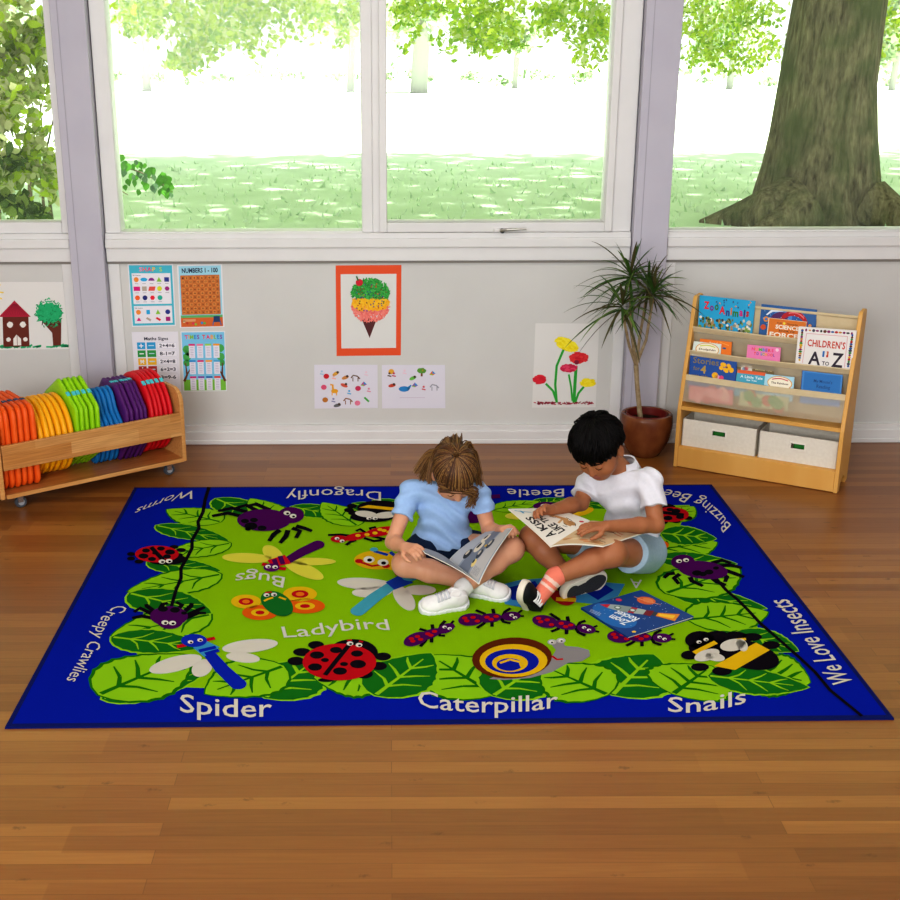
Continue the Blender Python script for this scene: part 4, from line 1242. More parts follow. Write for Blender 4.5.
def d_stories(a):
    a.text('Stories', .06, .14, .62, .42, '#8a7a4a', .01); a.text('for', .08, .56, .22, .74, '#8a7a4a'); a.text('4', .24, .50, .36, .84, '#b8974a', .03); a.text('year olds', .05, .92, .40, 1.02, '#8a7a4a')
    for u, v, r in ((.72, .34, .07), (.84, .42, .08), (.78, .58, .07), (.90, .55, .06), (.68, .50, .05)): a.ell(u, v, r, '#f0b41e', .05, n=7, rot=u*9)
    a.ell(.56, .88, .07, '#f0b41e'); a.ell(.62, .97, .06, '#e8a0b8'); a.up(); a.ell(.80, .45, .02, '#7a4a1f'); a.ell(.70, .95, .05, '#d8487a')
def d_brown(a):
    a.text('Bedtime Tales', .50, .28, .95, .45, '#c9b98a'); a.rect(.12, .12, .42, .7, '#d8cfc0'); a.up(); a.ell(.26, .38, .06, '#d05a60'); a.ell(.2, .5, .05, '#8aa0b8')
def d_teal(a):
    a.rect(0, 0, 1, .3, '#e2663a'); a.up(); a.text('A Little Tale', .12, .45, .90, .68, '#e6f0f2', .02); a.text('for You', .35, .76, .7, .92, '#e6f0f2', .02)
def d_mouse(a):
    a.rect(.02, .03, .985, .97, '#3a82c6'); a.up(); a.rect(.05, .07, .96, .95, '#2f74b8'); a.up()
    a.text("My Mouse's", .30, .38, .76, .54, '#1f4a80', .01); a.text('Reading', .38, .64, .72, .82, '#1f4a80', .01)
book('blue Zoo Animals book at the left of the top pocket', Q((165, 62), (390, 86), (376, 216), (158, 192)), .040, '#1fa0d0', d_zoo, 1.18, group='books in the top pocket')
book('dark blue book with a red loop and planets in the middle of the top pocket', Q((418, 98), (642, 121), (632, 246), (406, 222)), .056, '#235a96', d_planet, 1.16, group='books in the top pocket')
book('small orange and cream science book on forces in front of the planets book', Q((446, 154), (600, 171), (592, 243), (438, 226)), .040, '#e8dcc6', d_force, 1.3, th=.006, group='books in the top pocket')
book("white children's A to Z book with a border of tiny pictures at the right", Q((570, 192), (804, 209), (782, 364), (556, 338)), (.024, -.026), '#ece8e6', d_az, 1.1, th=.012)
book('plain orange book standing behind the pale label book at the left of the second pocket', Q((166, 240), (294, 254), (290, 306), (158, 292)), .026, '#ea7a1f', d_orange, 1.35, th=.006, group='books in the second pocket')
book('pale book with an oval rainbow label at the left end of the second pocket', Q((140, 250), (250, 262), (247, 302), (133, 290)), .016, '#cfdde0', d_label('#d8e2dc', '#c8d23a', 'Dolphin'), 1.4, th=.006, group='books in the second pocket')
book('small pink book with rainbow lettering alone in the middle of the second pocket', Q((360, 264), (494, 277), (490, 331), (355, 317)), .020, '#e77fb2', d_pink, 1.35, th=.006, group='books in the second pocket')
book('dark blue story book with yellow creatures at the left of the lowest pocket', Q((127, 299), (316, 323), (308, 412), (119, 388)), .022, '#1d4f9c', d_stories, 1.6, group='books in the lowest pocket')
book('brown book standing behind the teal book in the lowest pocket', Q((316, 339), (468, 357), (464, 400), (310, 384)), .036, '#75603a', d_brown, 2.6, th=.006, group='books in the lowest pocket')
book('teal and orange book in front of the brown book in the lowest pocket', Q((318, 366), (434, 380), (430, 424), (312, 411)), .024, '#4aa6c0', d_teal, 2.4, th=.005, group='books in the lowest pocket')
book('pale blue book with an oval label right of the teal book in the lowest pocket', Q((432, 384), (550, 398), (546, 442), (427, 428)), .016, '#a8d4e6', d_label('#a8d4e6', '#c8324a', 'The Rainbow'), 2.3, th=.005, group='books in the lowest pocket')
book('plain blue book with a dark blue spine at the right of the lowest pocket', Q((584, 370), (748, 389), (740, 466), (577, 448)), .022, '#3a82c6', d_mouse, 1.7, th=.010, spine='#1c3f86', group='books in the lowest pocket')

def d_blur(cs):
    def d(a):
        for k in range(9): a.ell(random.uniform(.15, .85), random.uniform(.15, .85), .12, random.choice(cs), .12, n=9); a.h += .00001
    return d
book('pink and red book seen through the cloth of the bottom pocket at its left', Q((122, 430), (300, 452), (296, 512), (118, 490)), .012, '#d9707c', d_blur(['#e08a90', '#c9505c', '#e6a6a0']), 1.0, th=.006, group='books in the lowest pocket')
book('green and red book seen through the cloth in the middle of the bottom pocket', Q((330, 456), (528, 480), (523, 538), (326, 514)), .009, '#b9b98a', d_blur(['#6a9a5a', '#c25a4a', '#e0d6b0', '#7fa66a']), 1.0, th=.006, group='books in the lowest pocket')
# ------------------------------------------------------------------ the rug
def rug_material(h, h2=None):
    return mat('rug_'+h.lstrip('#'), h, 1, .0, noise=(420, h2 or h, .3) if h2 else None, bump=(700, .5))
BLUE, GRN, LLEAF, DLEAF, LINE = '#0c22a6', '#8dbf12', '#8cc41d', '#1c6d1d', '#1f6d12'
BLK, WHT, PUR, RED, YEL = '#17131a', '#d3cdc2', '#4d1057', '#b8141f', '#dfb31a'
RUG_H = .0075
class Rug:
    """pattern woven into the pile: pieces lie on the rug's top; the layer only orders overlaps"""
    def __init__(s): s.mb = MB(); s.e = 0; s.L = 1
    L = property(lambda s: s._L, lambda s, v: (setattr(s, '_L', v), setattr(s, 'e', 0))[0])
    def z(s): return RUG_H + (s._L + .05*min(s.e, 18))*.00026
    def f(s, x, y): return fl(x, y, s.z())
    def poly(s, pts, c):
        s.e += 1
        s.mb.poly([s.f(x, y) for x, y in pts], rug_material(c))
    def ell(s, x, y, rx, ry, c, rot=0, n=28, a0=0, a1=2*PI):
        m = n if a1-a0 > 6.2 else n-1
        P = []
        for k in range(n):
            w = a0+(a1-a0)*k/m
            X, Y = rx*math.cos(w), ry*math.sin(w)
            r = math.radians(rot)
            P.append((x+X*math.cos(r)-Y*math.sin(r), y+X*math.sin(r)+Y*math.cos(r)))
        s.poly(P, c)
    def line(s, pts, w, c, squash=.62):
        """stroke of width w across x, squashed in y as the floor is seen foreshortened"""
        P = [Vector((x, y/squash)) for x, y in pts]
        A, B = [], []
        for i, p in enumerate(P):
            t = (P[min(i+1, len(P)-1)]-P[max(i-1, 0)])
            t = t.normalized() if t.length > 0 else Vector((1, 0)); n = Vector((-t.y, t.x))
            ww = w[i] if hasattr(w, '__len__') else w
            A.append(p+n*ww/2); B.append(p-n*ww/2)
        for i in range(len(P)-1):
            s.poly([(q.x, q.y*squash) for q in (A[i], A[i+1], B[i+1], B[i])], c); s.e -= .8
    def text(s, t, base, up, c=WHT, bold=.008):
        """t along the base points (in reading direction), capitals reaching by up"""
        B = [Vector(p) for p in base]; U = Vector(up)
        ds = [0]
        for i in range(1, len(B)): ds.append(ds[-1]+math.hypot(B[i].x-B[i-1].x, (B[i].y-B[i-1].y)/.62))
        def g(a, b):
            q = min(max(a, 0), .9999)*ds[-1]
            i = max(k for k in range(len(ds)-1) if ds[k] <= q); w = (q-ds[i])/(ds[i+1]-ds[i])
            p = B[i].lerp(B[i+1], w) + U*b
            return s.f(p.x, p.y)
        put_text(s.mb, t, rug_material(c), g, bold)
    def leaf(s, base, tip, wid, dark, bend=0, layer=None):
        """serrated leaf with veins; wid is the largest half width in metres-like rug units"""
        if layer: s.L = layer
        A, B = fl(*base), fl(*tip)
        A, B = Vector((A.x, A.y)), Vector((B.x, B.y))
        d = B-A; ln = d.length; d.normalize(); n = Vector((-d.y, d.x))
        def P(t, o): return A + d*ln*t + n*(o + bend*4*t*(1-t))
        def w_(t): return wid*(math.sin(PI*t**.75))**.8 if 0 < t < 1 else 0
        def outline(k):
            pts = []
            N = 26
            for sgn in (1, -1):
                rngs = range(N+1) if sgn == 1 else range(N, -1, -1)
                for i in rngs:
                    t = i/N
                    jag = 1+(.05 if i % 3 == 0 else 0)
                    o = w_(t)*jag*k + (k-1)*0
                    pts.append(P(t, sgn*o))
            return pts
        def put(pts, c):
            s.e += .5
            s.mb.poly([(p.x, p.y, s.z()) for p in pts], rug_material(c))
        put(outline(1.0), LLEAF if dark else LINE); s.L += .5
        put([A+d*ln*.5+(p-(A+d*ln*.5))*.965 for p in outline(.93)], DLEAF if dark else LLEAF); s.L += .5
        vc = LLEAF if dark else LINE
        def vein(p, q, w0, w1):
            t = (q-p).normalized(); m = Vector((-t.y, t.x))
            put([p+m*w0/2, q+m*w1/2, q-m*w1/2, p-m*w0/2], vc)
        prev = None
        for i in range(9):
            t = .04+.9*i/9
            if i < 8: vein(P(t, 0), P(t+.1, 0), wid*.13*(1-t*.8), wid*.13*(1-(t+.1)*.8))
        for t in (.22, .42, .62):
            for sg in (1, -1):
                e = P(t+.17, sg*w_(t+.17)*.72)
                mid = P(t+.10, sg*w_(t)*.33)
                vein(P(t, 0), mid, wid*.10, wid*.08); vein(mid, e, wid*.08, wid*.03)
        s.L = math.floor(s.L)
R = Rug()
# base: pile, bound edge
cor = [(134, 487), (712, 484), (895, 718), (4, 727)]
q = [fl(x, y, RUG_H) - Vector((0, 0, RUG_H)) for x, y in cor]
def inset(d):
    c = sum(q, Vector())/4
    out = []
    for i in range(4):
        a, b, e = q[i-1], q[i], q[(i+1) % 4]
        u, v = (a-b).normalized(), (e-b).normalized()
        out.append(b+(u+v)*d)
    return out
MBLUE = rug_material(BLUE, '#0a1c90'); MEDGE = mat('rug_edging', '#101a5e', .9, .05, bump=(500, .5))
o0, o1 = inset(.001), inset(.018)
bot = [p.copy() for p in o0]
top = [p+Vector((0, 0, RUG_H-.0012)) for p in inset(.002)]
R.mb.mesh(bot+top, [[i, (i+1) % 4, 4+(i+1) % 4, 4+i] for i in range(4)] + [[3, 2, 1, 0]], MEDGE)
inn = [p+Vector((0, 0, RUG_H)) for p in o1]
R.mb.mesh(top+inn, [[i, (i+1) % 4, 4+(i+1) % 4, 4+i] for i in range(4)], MEDGE)
R.mb.mesh(inn, [[0, 1, 2, 3]], MBLUE)
R.L = 1
MG = rug_material(GRN, '#83b30e')
gp = [(215, 508), (300, 508), (480, 506), (690, 505), (678, 530), (690, 548), (715, 580), (752, 620), (780, 655), (760, 675), (690, 682), (600, 688), (480, 688), (330, 688), (200, 688), (130, 685), (140, 660), (130, 640), (150, 600), (180, 570), (195, 545), (200, 525)]
R.mb.poly([R.f(x, y) for x, y in gp], MG)
# leaves round the edge: base, tip, half width, dark?
LV = [
 # top side, left to right
 ((222, 524), (166, 511), .10, 0), ((215, 500), (262, 520), .085, 1), ((282, 524), (250, 500), .085, 0), ((290, 508), (345, 519), .075, 1), ((358, 528), (322, 504), .085, 0),
 ((352, 505), (392, 516), .06, 1), ((372, 502), (420, 512), .06, 1), ((430, 504), (476, 514), .07, 0), ((492, 512), (540, 503), .065, 0), ((532, 508), (566, 500), .06, 1), ((560, 502), (620, 510), .06, 1), ((610, 503), (660, 512), .06, 0),
 ((664, 523), (694, 508), .075, 0),
 # left side, top to bottom
 ((155, 527), (230, 543), .07, 1), ((232, 545), (162, 558), .085, 0), ((146, 564), (222, 573), .07, 1), ((223, 576), (126, 594), .11, 0), ((128, 595), (213, 616), .10, 1), ((213, 616), (110, 638), .12, 0), ((110, 639), (205, 650), .085, 1),
 # right side, top to bottom
 ((660, 535), (717, 541), .105, 1), ((650, 552), (718, 544), .125, 0), ((656, 560), (738, 566), .085, 1), ((664, 596), (740, 570), .13, 0), ((666, 591), (768, 611), .085, 1), ((686, 622), (769, 614), .12, 0), ((735, 634), (799, 654), .085, 1),
 # bottom side, left to right
 ((100, 702), (210, 672), .085, 1), ((97, 698), (192, 657), .16, 0), ((285, 668), (204, 697), .13, 0), ((264, 701), (318, 660), .13, 1), ((382, 676), (313, 680), .14, 0), ((374, 699), (432, 655), .12, 1), ((496, 698), (429, 657), .15, 0), ((492, 699), (545, 664), .12, 1), ((609, 698), (542, 668), .14, 0), ((611, 698), (654, 656), .14, 1), ((672, 697), (712, 668), .14, 0), ((706, 678), (810, 690), .09, 1), ((752, 672), (811, 685), .15, 0)]
for i, (b, t, w, dk) in enumerate(LV):
    R.leaf(b, t, w, dk, layer=2+(i % 3)*2)
# ---- insects and lettering lie above the leaves
R.L = 9
def eyes(*ps, r=3.4):
    for x, y in ps:
        R.L = 13; R.ell(x, y, r, r*.62, '#e2ddd4'); R.L = 14; R.ell(x+.6, y+.5, r*.45, r*.3, BLK)
def spider(x, y, rx, ry, rot, legs, headc, hr, spots, thread=None):
    if thread: R.L = 9; R.line(thread, 3.6, BLK)
    for l in legs: R.L = 10; R.line(l, [5.4]*(len(l)-1)+[4], BLK)
    R.L = 11; R.ell(x, y, rx, ry, PUR, rot); R.ell(headc[0], headc[1], hr, hr*.62, PUR)
    for sx, sy, sr in spots: R.L = 12; R.ell(sx, sy, sr, sr*.55, BLK)
# big spider, back left
spider(264, 520, 27, 11, 0, [[(245, 517), (228, 513), (212, 516)], [(247, 512), (232, 508), (218, 511)], [(258, 511), (246, 505), (236, 508)], [(270, 510), (256, 504), (247, 506)], [(280, 530), (274, 534), (269, 541)], [(288, 530), (286, 536), (280, 543)], [(292, 528), (300, 531), (296, 538)], [(296, 526), (304, 528), (312, 531)]],
       (291, 515), 13, [(251, 526, 6.5), (245, 521, 4), (262, 528, 4.5), (254, 520, 4), (248, 529, 3)])
eyes((287, 513), (293, 516))
# spider on a thread, left
spider(169, 616, 19, 10, 0, [[(155, 612), (147, 606), (146, 604)], [(152, 614), (140, 608), (134, 612)], [(152, 618), (142, 616), (132, 618)], [(160, 609), (163, 604), (168, 603)], [(184, 612), (191, 606), (192, 603)], [(187, 615), (198, 610), (205, 607)], [(186, 618), (198, 613), (206, 613)], [(178, 609), (182, 605), (176, 602)]],
       (170, 621), 13, [(163, 609, 5), (175, 610, 5), (184, 613, 3)], [(209, 487), (205, 500), (203, 512), (198, 522), (199, 528), (192, 540), (192, 548), (188, 556), (181, 568), (181, 578), (176, 590), (171, 608)])
eyes((165, 622.5), (172.5, 623), r=3.6)
# spider on a thread, right
spider(703, 570, 25, 9, 6, [[(675, 573), (668, 574), (664, 578)], [(680, 574), (674, 578), (679, 584)], [(690, 577), (692, 581), (703, 586)], [(712, 578), (717, 582), (726, 585)], [(720, 572), (727, 577), (725, 582)], [(710, 564), (722, 560), (731, 563)], [(717, 566), (731, 565), (742, 568)], [(722, 569), (736, 574), (744, 577)]],
       (683, 562), 12, [(697, 573, 5), (709, 572, 4.5), (703, 574, 4), (716, 568, 3)], [(715, 577), (726, 590), (738, 600), (748, 610), (760, 623), (775, 636), (800, 658), (815, 672), (830, 690), (862, 716)])
eyes((679, 561), (686, 560), r=3)
def ladybird(x, y, rx, ry, head, legs, seam, spots, ey):
    for lx, ly, a, b in legs: R.L = 9; R.ell(lx, ly, a, b, BLK)
    R.L = 10; R.ell(head[0], head[1], head[2], head[3], BLK)
    R.L = 11; R.ell(x, y, rx, ry, RED)
    R.L = 12; R.line(seam, 5, BLK)
    for sx, sy, a in spots: R.ell(sx, sy, a, a*.52, BLK)
    eyes(*ey)
ladybird(339.5, 662, 37, 18.5, (353, 653, 25, 14), [(316, 645, 8, 4), (302, 652, 9, 4), (296, 661, 8.5, 4.3), (383, 656.5, 8, 4), (379, 666, 8, 4.2), (364, 674, 9, 4.5), (326, 680, 8, 2)],
         [(349, 645), (336, 661), (325, 675)], [(317, 655, 7), (336, 650, 6), (315, 667, 7), (340, 671, 7), (358, 664, 8), (357, 653.5, 6), (325, 660, 4), (344, 664, 4)], ((350, 643.5), (359, 645)))
R.L = 13; R.line([(347, 640.5), (352, 640)], 2.5, RED); R.line([(359, 641), (363, 642)], 2.5, RED)
ladybird(157, 554, 22, 8.5, (166, 559, 20, 6), [(131, 554, 4, 2), (131, 558.5, 4, 2), (139, 561.5, 4.5, 2), (174, 547, 4.5, 2), (181, 550, 5, 2), (178, 555, 5, 2)],
         [(151, 547), (164, 561)], [(143.5, 556, 5), (146, 550.5, 4), (152, 559, 4), (170, 552, 5), (161, 548.5, 4), (167, 556.5, 4), (155, 553, 3)], ((162, 561.5), (169, 561)))
ladybird(671, 514.5, 18, 7.5, (662, 508, 14, 5), [(688, 518, 4.5, 2), (676, 521, 4.5, 2), (664, 522, 4, 2)], [(660, 512), (684, 515)], [(676, 511, 4.5), (680, 517, 4), (668, 518, 4.5), (670, 509.5, 3.5)], ())
def dragonfly(wings, wc, body, bc, bw, thorax, tc, tw, head, hc, feel, ey, bands=None):
    for x, y, rx, ry, rot in wings: R.L = 10; R.ell(x, y, rx, ry, wc, rot)
    R.L = 11; R.line(body, bw, bc); R.ell(body[-1][0], body[-1][1], bw[-1]/2, bw[-1]*.31, bc)
    R.L = 12; R.line(thorax, tw, tc)
    if bands: 
        for b in bands: R.L = 12.5; R.line(b, 5, bc)
    for l in feel: R.L = 11.5; R.line(l, 5, RED)
    R.L = 12.6; R.ell(head[0], head[1], head[2], head[3], hc); eyes(*ey, r=2.8)
dragonfly([(175.5, 664, 27, 7.5, -14), (202, 668, 11, 8, -30), (250, 646, 28, 6.5, -6), (243, 657.5, 17, 5, 6)], WHT, [(207, 651), (222, 669), (238, 684)], '#1227a6', [12, 15, 17], [(199, 644), (212, 652)], '#3f93c2', [17, 22], (194, 640.5, 13, 6.5), '#1a2fae', [[(186, 645), (177, 646.5)], [(206, 640), (215, 638)]], ((190.5, 642), (200, 640)), [[(199, 651), (216, 647)], [(205, 654), (219, 650)]])
dragonfly([(247, 558, 25, 5, 2), (273, 554, 12, 7, 35), (311, 561.5, 25, 3.8, 0), (304, 570, 21, 6.5, 22)], '#d8d04a', [(285, 562), (302, 552), (318, 544.5)], '#4d1057', [10, 12, 13], [(270, 564), (288, 559)], '#c8182a', [13, 15], (271.5, 567.5, 8, 4), '#5b1560', [[(268, 565), (262, 564)], [(278, 568), (286, 569)]], ((268, 566.5), (275, 567)), [[(280, 556), (283, 564)], [(274, 559), (277, 567)]])
dragonfly([(366, 584, 29, 6, 4), (372, 592, 20, 5.5, -2), (404, 598, 15, 8, 50), (420, 590, 16, 5, 0)], WHT, [(394, 584), (375, 597), (358, 611)], '#4a9fb5', [12, 14, 15], [(390, 586), (408, 578)], '#1f3fa6', [15, 18], (410, 576, 9, 5), '#4a9fb5', [[(404, 577), (396, 573)]], (), [])
# butterfly
for x, y, rx, ry, c, c2, c3 in ((246, 601.5, 15, 7, YEL, RED, '#e2791d'), (260, 612.5, 18, 7.5, '#db5f16', YEL, RED), (300, 594, 17, 7.5, YEL, RED, '#e2791d'), (305, 606, 20, 7.5, '#db5f16', YEL, RED)):
    R.L = 10; R.ell(x, y, rx, ry, c); R.L = 11; R.ell(x, y, rx*.5, ry*.5, c2); R.L = 12; R.ell(x, y, rx*.25, ry*.27, c3)
R.L = 12.2; R.ell(277, 603.5, 17.5, 11, '#1c6d2a', 28); eyes((266.5, 595), (274, 594.5), r=3)
R.L = 13; R.line([(264, 601), (268, 599), (273, 597.5)], 2.6, YEL); R.line([(279, 597), (286, 599.5)], 2.6, YEL); R.line([(265, 592.5), (272, 592)], 2, RED)
# hidden-in-part butterfly by the boy
R.L = 10; R.ell(654, 545, 15, 5.5, '#db5f16'); R.ell(655, 553, 10, 4, YEL); R.L = 11; R.ell(656, 545, 8, 2.8, RED)
# smiling yellow caterpillar head beside the girl
R.L = 10; R.ell(378, 560, 24, 9.5, YEL); R.ell(400, 562, 20, 9, YEL)
R.L = 12; R.line([(374, 551), (388, 555)], 4, '#1f3fa6'); R.line([(390, 552), (398, 558)], 4, '#1f3fa6'); R.ell(374, 549.5, 4, 2, '#4fa3c0')
R.line([(360, 562), (372, 566), (386, 564)], 3, RED); R.ell(359, 561, 4, 2.2, RED); R.ell(386, 566, 4, 2.2, RED); eyes((369, 559.5), (383, 562.5), r=5.5)
# red ant
R.L = 10
for l in ([(352, 536), (341, 534.5), (328, 535)], [(356, 540), (350, 542), (346, 545)], [(366, 533), (360, 529), (356, 531)], [(372, 532), (370, 528), (376, 527)], [(364, 538), (374, 541), (382, 540)], [(372, 536), (384, 539), (388, 538)]): R.line(l, 3.4, BLK)
R.L = 11; R.ell(381, 531.5, 17, 4.5, RED, -10); R.ell(356, 536.5, 12, 3.6, RED, -12); R.ell(339, 539, 8.5, 3.6, RED, 0)
for x, y in ((358, 535.5), (367, 534.5), (375, 533), (384, 530.5), (389, 532), (380, 529.5)): R.L = 12; R.ell(x, y, 2.6, 1.4, YEL)
eyes((337, 538.5), (342, 541), r=2.4)
# purple ants
def ant(hx, hy, bx, by, ey):
    dx, dy = bx-hx, by-hy
    p = lambda t, o=0: (hx+dx*t, hy+dy*t+o)
    sgn = 1 if dx < 0 else -1
    for t, o, e in ((.25, -1, (-.12, -8)), (.45, -1, (.02, -9)), (.6, -1, (.18, -9)), (.3, 1, (-.15, 7)), (.5, 1, (.0, 9)), (.62, 1, (.15, 9))):
        a = p(t); b = p(t+e[0]*.5, o*5); c = p(t+e[0]*1.6, e[1])
        R.L = 10; R.line([a, b, c], 3.6, BLK)
    R.line([p(0), p(-.22, -5)], 2.6, BLK); R.line([p(0), p(-.26, 1)], 2.6, BLK)
    ang = math.degrees(math.atan2(dy, dx))
    R.L = 11; R.ell(*p(1), 13, 6.3, PUR, ang); R.ell(*p(.55), 12, 4.6, PUR, ang); R.ell(*p(.04), 9.5, 4.6, PUR, ang)
    for t, o in ((1.1, 1), (.95, -2), (.85, 2), (1.15, -2), (.62, -1), (.52, 1.5), (.4, -1)): R.L = 12; R.ell(*p(t, o), 2.7, 1.5, RED)
    eyes(*ey, r=2.2)
ant(447, 628, 416, 639, ((444.5, 627), (449.5, 628.5)))
ant(513, 616, 471, 619.5, ((511.5, 615), (515, 617.5)))
ant(588, 629, 545, 621.5, ((584, 627.5), (589, 630)))
ant(664, 638, 620, 636.5, ((659.5, 637), (664.5, 639)))
# snail
R.L = 9.5
R.poly([(489, 679), (495, 676), (520, 674), (550, 660), (556, 650), (551, 644), (556, 640), (566, 646), (578, 647), (589, 650), (590, 656), (582, 661), (568, 663), (552, 672), (530, 678), (505, 680)], '#8f8a8c')
R.line([(558, 649), (553, 643)], 4, '#8f8a8c'); R.line([(563, 647), (561, 641)], 4, '#8f8a8c'); R.ell(552, 642, 4.5, 2.6, '#b9b4b4'); R.ell(561, 640.5, 4.5, 2.6, '#b9b4b4'); eyes((551.5, 642), (561, 640.5), r=2.6)
R.L = 12; R.line([(552, 656), (557, 659.5), (563, 659)], 2.6, RED)
R.L = 10.5; R.ell(512, 658, 40, 20.5, '#5f2a12', -3); R.L = 11; R.ell(513.5, 660.5, 34, 16.5, YEL); R.L = 11.5; R.ell(512, 661.5, 27, 12.5, '#15229a'); R.L = 12; R.ell(510, 663, 18, 9, YEL); R.L = 12.5; R.ell(509.5, 664.5, 13, 6.3, '#15229a'); 
R.L = 13; R.line([(500, 663), (510, 659.5), (520, 662), (522, 667)], 3.2, YEL)
# bees
def bee(body, legs, wings, stripe, ey):
    for l in legs: R.L = 10; R.ell(*l, BLK)
    for b in body: R.L = 11; R.ell(*b[:4], BLK, b[4])
    R.L = 12; R.poly(stripe, YEL)
    for w_ in wings: R.L = 12.5; R.ell(*w_[:4], WHT, w_[4])
    eyes(*ey, r=2.6)
bee([(745, 654, 35, 14, 14), (710, 643, 22, 11, -16), (700, 640, 15, 9, 0)], [(690, 655, 9, 4.5), (700, 667, 9, 4), (722, 671, 10, 4.5), (735, 636, 12, 4.5), (752, 637, 10, 4), (771, 645, 9, 4)],
    [(707, 655, 13, 5.5, -16), (715, 657, 10, 4, 10), (733, 645, 13, 6, -8), (742, 645, 7, 5, 50)], [(714, 666), (756, 642.5), (770, 650), (735, 670)], ((699, 642), (706, 639.5)))
R.L = 12.2; R.line([(694, 653), (716, 642)], 6, YEL); R.line([(735, 640), (746, 639)], 4, YEL)
bee([(383, 509, 26, 8.5, 3), (372, 517, 22, 5, 0)], [(352, 506, 5, 2.4), (349, 510, 5, 2.4), (354, 513, 6, 2.4)], [(366, 514, 11, 3.2, 6), (386, 515, 12, 3.2, -5)], [(359, 507.5), (368, 505), (399, 508), (398, 511), (374, 508.5)], ((369, 518.3), (375, 518.3)))
# beetle between the children
R.L = 10; R.line([(478, 502), (488, 497), (500, 496)], 6, PUR); R.line([(480, 512), (492, 503)], 6, PUR)
R.L = 11; R.ell(473, 515, 16, 8, PUR); R.ell(478, 505, 6, 3, '#c8381a'); R.ell(546, 506, 13, 4.2, PUR); eyes((543, 505.5), (548, 507), r=2.4)
R.L = 10; R.ell(580, 512, 14, 4, YEL, -12); R.ell(517, 516, 12, 3.5, '#d8d04a')
# blue butterfly under the shoes
R.L = 10; R.poly([(500, 585), (520, 580), (545, 578), (552, 590), (545, 605), (525, 608), (505, 604)], '#3f86b8'); R.poly([(575, 588), (600, 582), (625, 584), (618, 596), (596, 604), (575, 602)], '#3f86b8')
R.L = 11; R.poly([(506, 588), (535, 581), (543, 592), (530, 600), (512, 600)], '#142a94'); R.poly([(585, 592), (606, 585), (614, 590), (598, 600)], '#142a94')
R.L = 12; R.ell(529, 595, 8, 4, YEL); R.L = 12.5; R.ell(529, 595, 5.5, 2.6, '#142a94')
R.L = 11; R.ell(562, 594, 15, 10, '#9e1f22', 30); R.L = 12; R.line([(552, 588), (572, 590)], 6, YEL); R.line([(556, 599), (576, 600)], 6, YEL)
R.ell(533, 549, 16, 3.2, '#d8481d', 6)
# lettering: reading direction, cap height vector
R.L = 13
R.text('Spider', [(180, 711.5), (200, 714), (226, 716.5), (250, 717), (272, 716)], (0, -18))
R.text('Caterpillar', [(418, 705.5), (440, 709.5), (470, 712), (500, 712.5), (530, 711), (558, 707)], (0, -16))
R.text('Snails', [(668, 711.5), (690, 712.5), (712, 710), (730, 707), (746, 702.5)], (0, -15))
R.text('We Love Insects', [(855, 683), (848, 676), (830, 652), (812, 630), (798, 610), (787, 599)], (-22, 2))
R.text('Buzzing Bee', [(731, 525), (722, 513), (706, 499.5), (690, 494), (667, 489)], (-8, 8), bold=.0)
R.text('Beetle', [(564, 488.5), (548, 490), (530, 490), (507, 488.5)], (0, 8), bold=.0)
R.text('Dragonfly', [(381, 492), (360, 489.6), (330, 489), (305, 490), (286, 492.5)], (0, 9), bold=.0)
R.text('Worms', [(198, 491), (186, 490.5), (166, 497), (138, 508)], (-6, 8), bold=.0)
R.text('Creepy Crawlies', [(117, 605), (103, 614), (92, 635), (82, 655), (66, 680)], (13, 3), bold=.0)
R.text('Bugs', [(285, 577.5), (268, 573.5), (250, 572), (236, 574)], (-2, 10.5), bold=.004)
R.text('Ladybird', [(284, 637.5), (310, 636), (340, 631), (365, 629), (390, 630)], (-3, -11), bold=.004)
R.text('A', [(642, 580), (630, 578.5)], (0, 9), bold=.004)
rug = R.mb.build('rug', fix=False)
for p in rug.data.polygons: pass
tag(rug, 'large blue and green rug patterned with leaves, insects and lettering on the wooden floor', 'rug')
